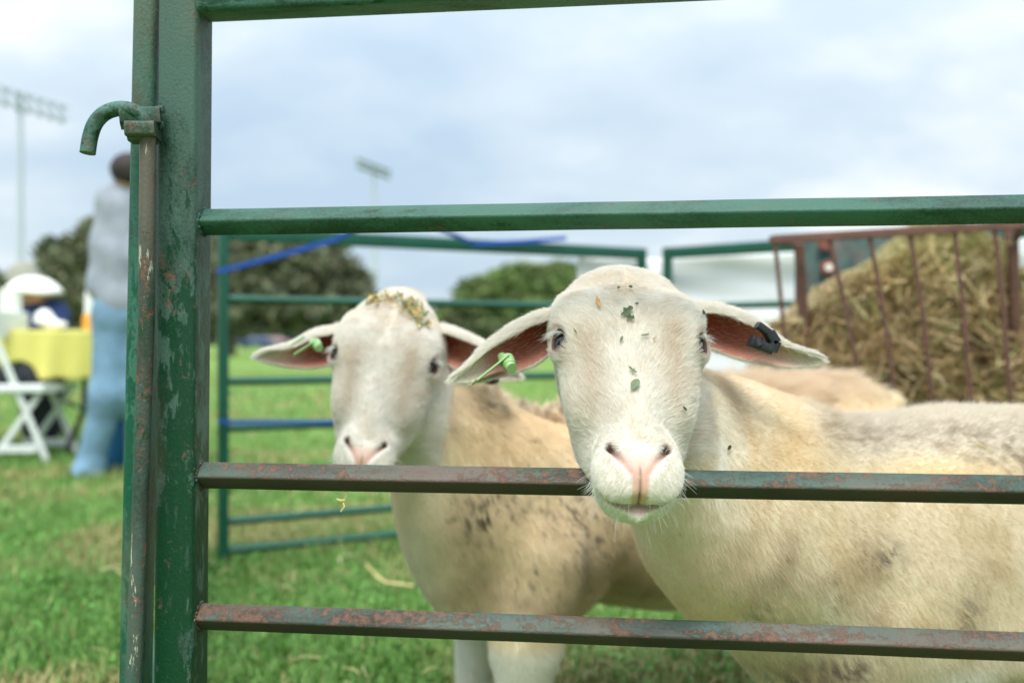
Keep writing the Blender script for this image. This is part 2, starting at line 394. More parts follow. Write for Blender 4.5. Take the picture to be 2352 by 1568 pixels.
class Frame:
    """head frame: X across, S down the face, V out of the face"""
    def __init__(s, O, es, ex, sc=1.0):
        s.O = np.array(O, float); s.es = norm(es); ex = np.array(ex, float); s.ex = norm(ex - s.es * ex.dot(s.es)); s.ev = np.cross(s.es, s.ex)
        if s.ev[1] > 0: s.ev = -s.ev
        s.sc = sc
    def w(s, x, t, v): return s.O + s.sc * (s.ex * x + s.es * t + s.ev * v)
    def loc(s, p):
        d = (np.asarray(p) - s.O) / s.sc; return np.stack([d @ s.ex, d @ s.es, d @ s.ev], -1)
    def mat(s): return np.stack([s.ex, s.es, s.ev])
def table(kn, n=400):
    kn = np.array(kn, float); t = np.linspace(kn[0, 0], kn[-1, 0], n); o = [t]
    for c in range(1, kn.shape[1]):
        y = np.interp(t, kn[:, 0], kn[:, c]); w_ = max(3, n // 28) | 1; ker = np.hanning(w_ + 2)[1:-1]; ker /= ker.sum()
        yp = np.pad(y, w_ // 2, mode='edge'); o.append(np.convolve(yp, ker, 'valid'))
    return o
HEAD_KN = [  # s, half width, dorsal, ventral
    (-.085, .012, -.090, -.098), (-.075, .030, -.072, -.108), (-.05, .042, -.047, -.115), (-.02, .061, -.017, -.118), (.02, .072, -.001, -.118), (.05, .0755, .006, -.112),
    (.08, .0700, .006, -.104), (.11, .056, .003, -.096), (.14, .046, .003, -.086), (.17, .040, .005, -.077), (.20, .0395, .005, -.068),
    (.225, .0395, .002, -.066), (.245, .037, -.003, -.065), (.258, .031, -.008, -.060), (.268, .020, -.018, -.048), (.272, .006, -.028, -.036)]
HT = table(HEAD_KN)
EYE_L = (.0610, .0885, -.0225)     # eyeball centre in the head frame
def eye_axes(fr, sg):
    o = norm(fr.ex * sg * .66 + fr.es * .06 + fr.ev * .72); h = norm(fr.es * .93 + fr.ex * (-sg) * .25 + fr.ev * .2); h = norm(h - o * h.dot(o)); return o, h, np.cross(o, h)
def sculpt_head(Fd, fr):
    sc_ = fr.sc; c0 = fr.w(0, .09, -.055); m = .22 * sc_
    sl, X, Y, Z = Fd.block(c0 - m, c0 + m); a = X - fr.O[0]; b = Y - fr.O[1]; c = Z - fr.O[2]
    lx, ls, lv = [(a * e_[0] + b * e_[1] + c * e_[2]) / sc_ for e_ in (fr.ex, fr.es, fr.ev)]
    W = np.interp(ls, HT[0], HT[1]); Dv = np.interp(ls, HT[0], HT[2]); Vv = np.interp(ls, HT[0], HT[3])
    cc = (Dv + Vv) / 2; h = (Dv - Vv) / 2; n = 1.95 + .4 * sstep(.02, .09, ls)
    # narrower towards the bridge between eyes and muzzle: cheeks slope back
    W = W * (1 - .30 * sstep(.095, .14, ls) * sstep(.215, .19, ls) * sstep(-.055, .0, lv))
    q = (np.abs(lx / W) ** n + np.abs((lv - cc) / h) ** n) ** (1 / n)
    over = np.maximum(np.maximum(HT[0][0] - ls, ls - HT[0][-1]), 0)
    d = (q - 1) * np.minimum(W, h) + over
    F = Fd.F[sl]; F = smin(F, d * sc_, .035 * sc_)
    def el(F, p, r, k, sub=False, M=None):
        ax = lx - p[0]; as_ = ls - p[1]; av = lv - p[2]
        if M is not None:
            ax, as_, av = [ax * M[i][0] + as_ * M[i][1] + av * M[i][2] for i in range(3)]
        k0 = np.sqrt((ax / r[0]) ** 2 + (as_ / r[1]) ** 2 + (av / r[2]) ** 2); k1 = np.sqrt((ax / r[0] ** 2) ** 2 + (as_ / r[1] ** 2) ** 2 + (av / r[2] ** 2) ** 2)
        q = np.where(k0 < 1, (k0 - 1) * min(r), k0 * (k0 - 1) / np.maximum(k1, 1e-6)) * sc_
        return smax(F, -q, k * sc_) if sub else smin(F, q, k * sc_)
    for sg in (-1, 1):
        F = el(F, (sg * .026, .100, -.078), (.031, .070, .046), .03)          # jaw and cheek muscle
        F = el(F, (sg * .024, .170, -.066), (.027, .050, .026), .025)
        F = el(F, (sg * .049, .064, -.013), (.024, .032, .016), .026)           # brow ridge
        F = el(F, (sg * .043, .125, -.030), (.020, .050, .022), .03)           # cheek bone below the eye
        F = el(F, (sg * .0185, .240, -.013), (.0215, .029, .0155), .012)        # upper lip pads
        F = el(F, (sg * .058, .03, -.055), (.016, .03, .03), .02)              # ear base
    F = el(F, (0, .240, -.047), (.030, .030, .0215), .014)                        # chin
    F = el(F, (0, .25, -.010), (.020, .017, .012), .010)                         # nose pad
    # grooves: pushed in along the surface
    near = ls > .2
    ang = np.abs(lx)
    # mouth line: level in front, corners back
    vm = -.034 - .30 * ang ** 1.0 * 0 + .25 * (.262 - ls) * 0
    mouth = np.exp(-((lv - (-.0245 - .08 * ang)) / .0028) ** 2) * sstep(.205, .235, ls) * (ls > .2) * sstep(.045, .036, ang)
    F = F + (mouth * .0055 * sc_ * (np.abs(F) < .03)).astype(np.float32)
    phil = np.exp(-(lx / .0013) ** 2) * sstep(.236, .25, ls) * sstep(-.027, -.022, lv)
    F = F + (phil * .003 * sc_).astype(np.float32)
    # nostril: comma slit from the wing down to the pad
    p0 = np.array([.0255, .224]); p1 = np.array([.0085, .2515])
    t = np.clip(((ang - p0[0]) * (p1[0] - p0[0]) + (ls - p0[1]) * (p1[1] - p0[1])) / ((p1 - p0) ** 2).sum(), 0, 1)
    dd = np.hypot(ang - p0[0] - (p1[0] - p0[0]) * t, ls - p0[1] - (p1[1] - p0[1]) * t)
    slit = np.exp(-(dd / (.0042 - .002 * t)) ** 2) * (1 - .72 * t) * (lv > -.032)
    F = F + (slit * .0065 * sc_).astype(np.float32)
    wing = np.exp(-((dd - .0062) / .003) ** 2) * (lv > -.03) * (ang > p0[0] + (p1[0] - p0[0]) * t) * (ls > .215)
    F = F - (wing * .0012 * sc_).astype(np.float32)
    Fd.F[sl] = F
    for sg in (-1, 1):
        ctr = fr.w(sg * EYE_L[0], EYE_L[1], EYE_L[2]); o, hh, uu = eye_axes(fr, sg)
        Fd.ell(ctr, np.array([.0172] * 3) * sc_, k=.010 * sc_)
        sl, X, Y, Z = Fd.block(ctr - .03 * sc_, ctr + .03 * sc_); a = X - ctr[0]; b = Y - ctr[1]; c = Z - ctr[2]
        eo, eh, eu = [(a * e_[0] + b * e_[1] + c * e_[2]) / sc_ for e_ in (o, hh, uu)]
        al = (np.sqrt((eh / .0118) ** 2 + (eu / .0092) ** 2) - 1) * .0092
        cut = np.maximum(al, .003 - eo) * sc_
        Fd.F[sl] = smax(Fd.F[sl], -cut, .0022 * sc_)

# ------------------------------------------------------------------ ears
def ear(pts, parent_in):
    """pts: (px, py, half height px, D); returns verts, quads, inner flag, u"""
    pts = np.array(pts, float); n = len(pts); m = 34; t = np.linspace(0, n - 1, m)
    px, py, hh, D = [np.interp(t, np.arange(n), pts[:, i]) for i in range(4)]
    def smooth(a):
        b = a.copy()
        for _ in range(3): b[1:-1] = (b[:-2] + 2 * b[1:-1] + b[2:]) / 4
        return b
    px, py, hh, D = map(smooth, (px, py, hh, D)); hh[-1] = pts[-1, 2]
    ctr = np.stack([P(px[i], py[i], D[i]) for i in range(m)]); rad = hh / FPX * D
    T = np.gradient(ctr, axis=0); T /= np.linalg.norm(T, axis=1)[:, None]
    k = 22; V = []; U = []; Q = []; IN = []
    for layer in (0, 1):
        for i in range(m):
            u = i / (m - 1); F_ = np.array([0, -1.0, 0.]); F_ -= T[i] * T[i].dot(F_); F_ /= np.linalg.norm(F_); Up = np.cross(T[i], F_); Up *= np.sign(Up[2])
            # wrap narrows from a rolled cup to a flat tip
            a0 = 30 + 25 * u; a1 = 285 - 45 * u; th = .0026 * (1 - .4 * u); dep = .95 - .35 * u
            for j in range(k):
                w_ = j / (k - 1); an = R(a0 + (a1 - a0) * w_); rr = rad[i]
                edge = min(1.0, math.sin(math.pi * w_) * 3.0); off = (th * .5 * edge) * (1 if layer == 0 else -1)
                V.append(ctr[i] + F_ * (math.cos(an) * (rr * dep + off)) + Up * (math.sin(an) * (rr + off))); U.append((u, w_)); IN.append(layer)
    V = np.array(V)
    for layer in (0, 1):
        o = layer * m * k
        for i in range(m - 1):
            for j in range(k - 1):
                q = (o + i * k + j, o + i * k + j + 1, o + (i + 1) * k + j + 1, o + (i + 1) * k + j); Q.append(q if layer == 0 else q[::-1])
    o = m * k
    for i in range(m - 1):
        for j in (0, k - 1):
            q = (i * k + j, (i + 1) * k + j, o + (i + 1) * k + j, o + i * k + j); Q.append(q if j == 0 else q[::-1])
    for i in (0, m - 1):
        for j in range(k - 1):
            q = (i * k + j, i * k + j + 1, o + i * k + j + 1, o + i * k + j); Q.append(q[::-1] if i == 0 else q)
    Q = np.array(Q)
    # outer side must look away from the axis
    nn = vnormals(V, Q); e_ = V[:m * k] - np.repeat(ctr, k, 0)
    if (nn[:m * k] * e_).sum() < 0: Q = Q[:, ::-1]
    return V, Q, np.array(IN), np.array(U)

# ------------------------------------------------------------------ hair
def sample_roots(v, q, dens, n):
    """n roots over the mesh, density per vertex"""
    tri = np.concatenate([q[:, [0, 1, 2]], q[:, [0, 2, 3]]]); a, b, c = v[tri[:, 0]], v[tri[:, 1]], v[tri[:, 2]]
    ar = np.linalg.norm(np.cross(b - a, c - a), axis=1) * dens[tri].mean(1); cs_ = np.cumsum(ar); idx = np.searchsorted(cs_, rng.random(n) * cs_[-1])
    idx = np.minimum(idx, len(tri) - 1); r1 = np.sqrt(rng.random(n)); r2 = rng.random(n); w_ = np.stack([1 - r1, r1 * (1 - r2), r1 * r2], 1)
    return tri[idx], w_
def hair(name, roots, dirs, nrm, length, radius, color, mat, parent, curl=.35, seg=4, droop=0.0):
    n = len(roots); t = np.linspace(0, 1, seg)
    bend = rng.normal(size=(n, 3)) * (curl[:, None] if hasattr(curl, '__len__') else curl)
    pts = np.empty((n, seg, 3), np.float32); lay = dirs - nrm * (dirs * nrm).sum(1)[:, None]
    for i, tt in enumerate(t):
        d = dirs * tt + (lay * .35 + bend * .3) * tt ** 2; d[:, 2] -= droop * tt ** 2
        pts[:, i] = roots + d * length[:, None]
    hc = bpy.data.hair_curves.new(name); hc.add_curves([seg] * n)
    hc.attributes['position'].data.foreach_set('vector', pts.ravel())
    ra = hc.attributes.get('radius') or hc.attributes.new('radius', 'FLOAT', 'POINT')
    rr = np.outer(radius, 1 - .75 * t ** 1.5).astype(np.float32); ra.data.foreach_set('value', rr.ravel())
    ca = hc.attributes.new('col', 'FLOAT_COLOR', 'POINT'); c4 = np.ones((n, seg, 4), np.float32)
    c4[:, :, :3] = color[:, None, :]; ca.data.foreach_set('color', c4.ravel())
    return link(name, hc, mat, parent)
M_HAIR = attr_mat('sheep_hair', .85, .1, translucent=.42)
M_SKIN = attr_mat('sheep_skin', .8, .15, fine=.25, fscale=500)
M_HOOF = plain('hoof_horn', (.05, .04, .03), .6)
def eye_mat():
    m, t, b = new_mat('sheep_eye'); g = G(t); a = g.n('ShaderNodeAttribute'); a.attribute_name = 'col'; g.l(a.outputs['Color'], b.inputs['Base Color'])
    b.inputs['Roughness'].default_value = .09; b.inputs['Specular IOR Level'].default_value = .38; b.inputs['Coat Weight'].default_value = 0; b.inputs['Coat Roughness'].default_value = .02
    return m
M_EYE = eye_mat()
def head_color(l, nz, base):
    """l = local head coordinates; hair colour over the head"""
    n = len(l); c = np.tile(np.array(base), (n, 1)); x, s_, v = np.abs(l[:, 0]), l[:, 1], l[:, 2]
    f1 = fbm(l, 30, 4, 3); f2 = fbm(l * [1, .35, 1], 90, 3, 9)
    c = mixc(c, [.62, .49, .33], sstep(.45, .75, f1 * .7 + f2 * .3) * .55 * (s_ < .22))
    side = np.exp(-((x - .038) / .014) ** 2) * sstep(.06, .10, s_) * sstep(.2, .14, s_); c = mixc(c, [.60, .46, .31], side * .55 * (.5 + f2))
    top = sstep(.05, -.02, s_) * .35; c = mixc(c, [.70, .57, .40], top * f1 * 1.6)
    ring = np.exp(-(np.sqrt((x - .066) ** 2 + (s_ - .085) ** 2 + (v + .02) ** 2) / .019) ** 4); c = mixc(c, [.62, .40, .32], ring * .35)
    jaw = sstep(-.045, -.075, v) * sstep(.2, .235, s_); c = mixc(c, [.55, .57, .40], jaw * .4)
    return c
def skin_masks(l):
    x, s_, v = np.abs(l[:, 0]), l[:, 1], l[:, 2]
    p0 = np.array([.0255, .224]); p1 = np.array([.0070, .2535])
    edge = p0[0] + (p1[0] - p0[0]) * np.clip((s_ - p0[1]) / (p1[1] - p0[1]), 0, 1)
    pad = sstep(.003, -.002, x - edge) * sstep(.222, .236, s_ + .12 * (x - .012)) * sstep(-.026, -.021, v) * (s_ > .215) * (.6 + .4 * sstep(.228, .240, s_))
    t = np.clip((s_ - p0[1]) / (p1[1] - p0[1]), 0, 1); dd = np.hypot(x - (p0[0] + (p1[0] - p0[0]) * t), (s_ - (p0[1] + (p1[1] - p0[1]) * t)) * .6)
    slit = np.exp(-(dd / .0045) ** 2) * (v > -.027) * (s_ > .214) * (s_ < .262)
    hole = np.exp(-(np.hypot(x - .0255, s_ - .2235) / .0042) ** 2) * (v > -.03)
    lip = np.exp(-((v + .0275 + .08 * x) / .0026) ** 2) * sstep(.22, .24, s_) * sstep(.036, .026, x) * (v < -.021)
    mline = np.exp(-((v + .0248 + .08 * x) / .0020) ** 2) * sstep(.21, .24, s_) * sstep(.04, .03, x)
    ph = np.exp(-(x / .0011) ** 2) * sstep(.240, .25, s_) * (v > -.026)
    return pad, slit, hole, lip, mline, ph

def build_sheep(name, label, fr, body_fn, axes, ears, color_fn, base, wool_fn, nh, flow_fn, group, hooves=()):
    root = empty(name, (fr.O[0], fr.O[1] + .25, 0), label, 'sheep', group)
    Fd = Field(*axes); body_fn(Fd); sculpt_head(Fd, fr)
    v, q = Fd.polygonize(); v = relax(v, q, 1, .4)
    l = fr.loc(v); headm = sstep(-.10, -.055, l[:, 1]) * (np.abs(l[:, 0]) < .10) * sstep(.29, .28, l[:, 1]) * sstep(-.15, -.12, l[:, 2])
    v = relax(v, q, 4, .5, 1 - headm)
    # slight unevenness of flesh and fleece on the body
    nr = vnormals(v, q); v = v + nr * ((fbm(v, 14, 3, 5) - .5) * .010 * (1 - headm) + (fbm(v, 60, 3, 8) - .5) * .0016)[:, None]
    l = fr.loc(v); nr = vnormals(v, q)
    cb = color_fn(v, nr); ch = head_color(l, nr, base); col = mixc(cb, 0, np.zeros(len(v))); col = cb * (1 - headm[:, None]) + ch * headm[:, None]
    hcol = col.copy()
    pad, slit, hole, lip, mline, ph = skin_masks(l)
    pad, slit, hole, lip, mline, ph = [a * headm for a in (pad, slit, hole, lip, mline, ph)]
    near_eye = np.zeros(len(v)); rim = np.zeros(len(v))
    for sg in (-1, 1):
        ce = fr.w(sg * EYE_L[0], EYE_L[1], EYE_L[2]); o, hh, uu = eye_axes(fr, sg); d = (v - ce) / fr.sc
        eh, eu, eo = d @ hh, d @ uu, d @ o; al = np.sqrt((eh / .0128) ** 2 + (eu / .0106) ** 2); near_eye = np.maximum(near_eye, sstep(1.22, 1.02, al) * (eo > -.002) * (eo < .03)); rim = np.maximum(rim, sstep(1.55, 1.1, al) * (eo > -.002) * (eo < .03))
    hcol = mixc(hcol, [.36, .25, .19], rim * .75); skin = mixc(col, [.66, .44, .36], pad * .92); skin = mixc(skin, [.56, .34, .22], pad * sstep(.243, .252, l[:, 1]) * .6); skin = mixc(skin, [.40, .22, .17], np.clip(slit * .5, 0, 1)); skin = mixc(skin, [.17, .09, .07], np.clip(slit * 1.1, 0, 1) * sstep(.243, .226, l[:, 1])); skin = mixc(skin, [.05, .025, .02], np.clip(hole * 1.1, 0, 1))
    skin = mixc(skin, [.36, .20, .20], lip * .9); skin = mixc(skin, [.10, .05, .05], np.clip(mline + ph * .8, 0, 1) * .8)
    skin = mixc(skin, [.07, .04, .035], near_eye * .95)
    bare = np.clip(1 - pad * 1.7 - slit * 1.1 - hole - lip * 1.3 - near_eye * 1.6 - mline * .5, 0, 1)
    nb = len(v); Vs, Qs, Cs, Bs, Ns = [v], [q], [skin], [bare], [nr]; hcs = [hcol]; flows = [flow_fn(v, nr, l, headm)]; lens = [None]; kind = [np.zeros(nb)]
    for e_ in ears:
        ev, eq, ein, eu = ear(e_, fr); en = vnormals(ev, eq); u, w_ = eu[:, 0], eu[:, 1]
        eb = np.tile(np.array(base) * [1, .99, .97], (len(ev), 1)); pink = (ein == 1) * sstep(1.0, .25, u) * sstep(.12, .3, w_)
        ec = mixc(eb, [.60, .22, .15], pink * .95); ec = mixc(ec, [.26, .045, .03], (ein == 1) * sstep(.6, .15, u) * sstep(.2, .4, w_) * sstep(.9, .6, w_) * .9)
        ec = mixc(ec, [.40, .34, .24], (ein == 1) * sstep(.55, .8, u) * .5)
        hb = mixc(eb, [.62, .46, .36], (ein == 1) * sstep(.9, .3, u) * .6)
        T = np.array(P(*e_[-1][:2], e_[-1][3])) - P(*e_[1][:2], e_[1][3]); T = norm(T); fl = np.tile(T, (len(ev), 1)) + en * .55
        o = sum(len(a) for a in Vs); Vs.append(ev); Qs.append(eq + o); Cs.append(ec); Ns.append(en); hcs.append(hb)
        Bs.append(np.where(ein == 1, .04 + .55 * sstep(.26, .0, w_) + .35 * sstep(.6, .9, u), 1.0)); flows.append(fl); kind.append(np.ones(len(ev)))
    V = np.vstack(Vs); Q = np.vstack(Qs); Cc = np.vstack(Cs); B = np.concatenate(Bs); Nn = np.vstack(Ns); H = np.vstack(hcs); Fl = np.vstack(flows); K = np.concatenate(kind)
    hm = np.concatenate([headm, np.ones(len(V) - nb)])
    bo = mesh('body', V, Q, M_SKIN, root, color=Cc)
    # hair only where something can see it well: the density follows head / body
    dens = B * (hm * 6.0 + (1 - hm) * 1.0)
    tri, w_ = sample_roots(V, Q, dens, nh)
    it = lambda A: (A[tri] * (w_[:, :, None] if A.ndim == 2 else w_)).sum(1)
    p = it(V); nn = it(Nn); nn /= np.linalg.norm(nn, axis=1)[:, None]; cc = it(H); fl = it(Fl); h_ = it(hm); k_ = it(K); bb = it(B)
    fl = fl - nn * (fl * nn).sum(1)[:, None] + 1e-6; fl /= np.linalg.norm(fl, axis=1)[:, None]
    lf = fr.loc(p); swirl = fbm(p, 35, 2, 40) - .5
    side = np.cross(nn, fl); fl = fl + side * (swirl * (1.3 * h_ + .45 * (1 - h_)))[:, None]
    ln, lift, rad, curl = wool_fn(p, lf, h_, k_)
    muz = h_ * sstep(.18, .22, lf[:, 1]) * (1 - k_)
    ln = ln * (1 - .45 * muz) * (.6 + .4 * bb) * (.7 + .6 * rng.random(len(p)))
    dr = fl + nn * (lift + rng.normal(size=len(p)) * .12)[:, None]; dr /= np.linalg.norm(dr, axis=1)[:, None]
    bd = h_ < .6; cc[bd] = cc[bd] * h_[bd, None] + color_fn(p[bd], nn[bd]) * (1 - h_[bd, None])
    cc = np.clip(cc, .02, 1) ** (.64 * h_ + .84 * (1 - h_))[:, None] * (.84 + .06 * (1 - h_)[:, None] + (.12 + .12 * h_)[:, None] * rng.random((len(p), 1))); 
    hair('fur', p, dr, nn, ln, rad, np.clip(cc, 0, .96), M_HAIR, root, curl=curl)
    for sg in (-1, 1):
        ce = fr.w(sg * EYE_L[0], EYE_L[1], EYE_L[2]); o, hh, uu = eye_axes(fr, sg); mb = MB(); mb.ball(ce,   .0152 * fr.sc, 48, 32); vv = mb.v[0]; d = (vv - ce) / (.0152 * fr.sc)
        wu = np.array([0, 0, 1.]); wu = norm(wu - o * wu.dot(o)); wh = np.cross(o, wu); eh, eu, eo = d @ wh, d @ wu - .06, d @ o; ri = np.hypot(eh, eu); ce_ = np.tile(np.array([.30, .17, .12]), (len(vv), 1))
        ce_ = mixc(ce_, [.045, .025, .012], sstep(.92, .86, ri) * (eo > 0)); ce_ = mixc(ce_, [.32, .19, .06], np.exp(-((ri - .72) / .10) ** 2) * sstep(-.1, -.45, eu) * (eo > 0) * .7)
        ce_ = mixc(ce_, [.004, .004, .006], sstep(1.1, .95, np.sqrt((eh / .80) ** 2 + ((eu - .22) / .56) ** 2)) * (eo > 0))  # dark ellipse: pupil plus the upper lid's shadow, painted on the eyeball
        mesh('eye', vv, mb.f, M_EYE, root, color=ce_)
    # lashes and whiskers
    rt = []; dr = []; ln = []; 
    for sg in (-1, 1):
        ce = fr.w(sg * EYE_L[0], EYE_L[1], EYE_L[2]); o, hh, uu = eye_axes(fr, sg)
        wu = np.array([0, 0, 1.]); wu = norm(wu - o * wu.dot(o)); wh = np.cross(o, wu); wh = wh if wh @ fr.ex * sg > 0 else -wh
        for i in range(70):
            a = random.uniform(-.5, 1.2); dd_ = wu * math.cos(a) + wh * math.sin(a); e1, e2 = dd_ @ hh, dd_ @ uu; rr_ = 1 / math.sqrt((e1 / .0122) ** 2 + (e2 / .0100) ** 2); r0 = ce + (o * math.sqrt(max(.0165 ** 2 - min(rr_, .0155) ** 2, 0)) + dd_ * rr_) * fr.sc * 1.02
            rt.append(r0); dr.append(norm(o * .5 + wh * random.uniform(.5, 1.1) + wu * .15 + rng.normal(size=3) * .10)); ln.append(random.uniform(.010, .021) * fr.sc)
    hair('eyelash', np.array(rt), np.array(dr), np.array(dr), np.array(ln), np.full(len(rt), .00017), np.tile(np.array([.85, .84, .80]), (len(rt), 1)), M_HAIR, root, curl=.15, droop=.5)
    bv = BVHTree.FromPolygons([V3(a) for a in v], [tuple(map(int, f)) for f in q]); rt = []; dr = []; ln = []
    for i in range(210):
        sg = random.choice((-1, 1)); x = sg * random.uniform(.004, .044); s_ = random.uniform(.222, .262); vz = random.uniform(-.062, -.018)
        loc, nr_, _, dist = bv.find_nearest(V3(fr.w(x * 1.05, s_, vz)))
        if loc is None: continue
        rt.append(np.array(loc)); dr.append(norm(np.array(nr_) * .9 + fr.es * .45 + rng.normal(size=3) * .18)); ln.append(random.choice((random.uniform(.006, .013), random.uniform(.006, .024))) * fr.sc)
    hair('whisker', np.array(rt), np.array(dr), np.array(dr), np.array(ln), np.full(len(rt), .00015), np.tile(np.array([.88, .87, .83]), (len(rt), 1)), M_HAIR, root, curl=.12, droop=.15)
    for hp in hooves:
        mb = MB(); mb.tube([np.array(hp) + [0, 0, .05], np.array(hp) + [-.008, -.004, .02], np.array(hp) + [-.014, -.008, .0]], [.024, .029, .034], 14); mb.build('hoof', M_HOOF, root, smooth=True)
    V0 = BVHTree.FromPolygons([V3(a) for a in V], [tuple(map(int, f)) for f in Q])
    return root, V0
# ------------------------------------------------------------------ the two sheep
def blobmask(p, px, py, D, rx, ry, rot=0):
    """soft patch of colour centred on a point of the flank; radii in pixels at that depth"""
    c = P(px, py, D); k = D / FPX; a = (p[:, 0] - c[0]) / k; b = (p[:, 2] - c[2]) / k; ca, sa = math.cos(R(rot)), math.sin(R(rot))
    u, v = (a * ca + b * sa) / rx, (b * ca - a * sa) / ry; return np.exp(-(u * u + v * v)) * (np.abs(p[:, 1] - c[1]) < .3)
def speckle(p, px, py, D, rx, ry, seed, sc_=160, th=.62):
    return blobmask(p, px, py, D, rx, ry) * sstep(th, th + .07, fbm(p * [1, 1, .6], sc_, 2, seed))
G_SHEEP = 'two sheep penned behind the green gate'
fr1 = Frame(P(1441, 622, 1.045), (-.030, -.645, -.765), (.998, .055, .055))
def body1(F):
    F.cone((.125, 1.14, .645), (.30, 1.25, .545), .058, .092, .04)          # nape
    F.cone((.118, 1.07, .645), (.29, 1.21, .46), .050, .112, .06)          # throat
    F.cone((.28, 1.21, .50), (.43, 1.30, .44), .115, .142, .07)
    F.ell((.405, 1.27, .40), (.140, .130, .175), k=.07)                     # brisket and shoulder
    F.ell((.62, 1.34, .445), (.30, .150, .168), k=.06)                     # barrel
    F.ell((.92, 1.39, .455), (.30, .150, .172), k=.06)                     # loin and rump
    F.ell((1.10, 1.42, .46), (.16, .130, .165), k=.06)
    F.ell((.52, 1.21, .40), (.10, .045, .15), k=.05)                       # near shoulder blade
    F.ell((.72, 1.32, .33), (.22, .13, .09), k=.06)
    for x, y in ((.375, 1.20), (.41, 1.37)):
        F.cone((x + .03, y, .36), (x + .01, y, .21), .062, .038, .04); F.cone((x + .01, y, .21), (x, y, .10), .036, .026, .02); F.cone((x, y, .10), (x - .002, y, .045), .025, .028, .015); F.cone((x - .002, y, .045), (x - .012, y - .006, .025), .027, .026, .015)
    for x, y in ((1.05, 1.31), (1.08, 1.50)):
        F.cone((x, y, .42), (x + .01, y, .30), .105, .075, .05); F.cone((x + .01, y, .30), (x + .09, y, .21), .062, .032, .03); F.cone((x + .09, y, .21), (x + .065, y, .08), .030, .024, .02); F.cone((x + .065, y, .08), (x + .05, y - .004, .025), .025, .027, .015)
    F.cone((1.22, 1.43, .56), (1.27, 1.44, .36), .03, .018, .03)
def col1(p, n):
    c = np.tile(np.array([.81, .68, .49]), (len(p), 1)); f = fbm(p, 9, 4, 21); f2 = fbm(p * [1, 1, .45], 30, 4, 22)
    c = mixc(c, [.80, .72, .57], sstep(.4, .7, f)); c = mixc(c, [.66, .50, .30], sstep(.45, .7, f2) * .6)
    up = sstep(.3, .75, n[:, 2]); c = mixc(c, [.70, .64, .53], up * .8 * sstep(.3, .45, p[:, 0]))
    S = lambda col, a: mixc(c, col, np.clip(a, 0, 1))
    D = 1.2
    c = S([.84, .62, .31], blobmask(p, 2150, 1090, D, 230, 42) * .8); c = S([.82, .59, .30], blobmask(p, 1790, 1010, D, 70, 90) * .55)
    c = S([.80, .60, .34], blobmask(p, 1680, 1000, D, 18, 100, 5) * .6); c = S([.88, .84, .76], blobmask(p, 1600, 1040, D, 26, 90) * .9)
    c = S([.40, .29, .18], blobmask(p, 1650, 900, D, 26, 70, 15) * .8)
    wn = .2 + .8 * sstep(.42, .6, fbm(p * [1, 1, .8], 110, 3, 51))
    for x, y, rx, ry, a in ((1905, 975, 50, 42, .85), (1990, 1005, 70, 32, .8), (2110, 1010, 80, 30, .6), (2240, 1020, 80, 36, .75), (2330, 1050, 80, 44, .9), (2420, 1060, 90, 60, .9)):
        c = S([.30, .225, .145], blobmask(p, x, y, D, rx, ry) * a * wn)
    for x, y, rx, ry, ro, a in ((1745, 1225, 26, 60, -12, .5), (1710, 1290, 60, 26, 40, .4), (1935, 1265, 50, 90, 0, .40), (1810, 1300, 60, 40, 30, .3), (1960, 1380, 44, 40, 0, .45), (1660, 1230, 30, 50, 0, .3), (1850, 1520, 120, 46, 0, .6), (2210, 1330, 60, 60, 0, .22)):
        c = S([.45, .33, .20], blobmask(p, x, y, D, rx, ry, ro) * a * (.8 + f2) * 1.15)
    streak = sstep(.47, .62, fbm(p @ np.array([[1, 0, .0], [0, 1, 0], [.5, 0, .45]]), 260, 3, 61))
    for x, y, rx, ry, ro in ((1700, 1365, 34, 40, -40), (1765, 1425, 60, 30, 25), (1870, 1330, 40, 60, 20), (2180, 1395, 40, 40, 0), (1900, 1500, 80, 40, 0), (1820, 1560, 110, 36, 0), (1990, 1250, 40, 30, 0)):
        c = S([.15, .115, .09], blobmask(p, x, y, D, rx, ry, ro) * streak * (.95 if ry < 60 else .35))
    c = S([.82, .79, .72], blobmask(p, 2210, 1560, D, 110, 46) * .9)
    c = S([.84, .63, .48], blobmask(p, 1600, 1330, 1.2, 150, 190) * .6)  # warmer chest tint painted in to offset green light bounced off the grass
    c = S([.05, .04, .03], sstep(.93, .95, vnoise(p, 240, 88)) * sstep(.5, .62, fbm(p, 8, 2, 89)) * .8 * (p[:, 2] < .56))
    return c
def wool1(p, l, h, k):
    back = sstep(.45, .62, fbm(p, 6, 2, 2)) * 0 + sstep(.56, .61, p[:, 2]) * (p[:, 0] > .36)
    ln = .0065 * h + .0050 * (1 - h) + back * .004 * (1 - h); ln = np.where(k > .5, .0075, ln)
    return ln, .28 + (.65 + .5 * back) * (1 - h), .00018 * h + .00017 * (1 - h), .28 + .5 * back * (1 - h)
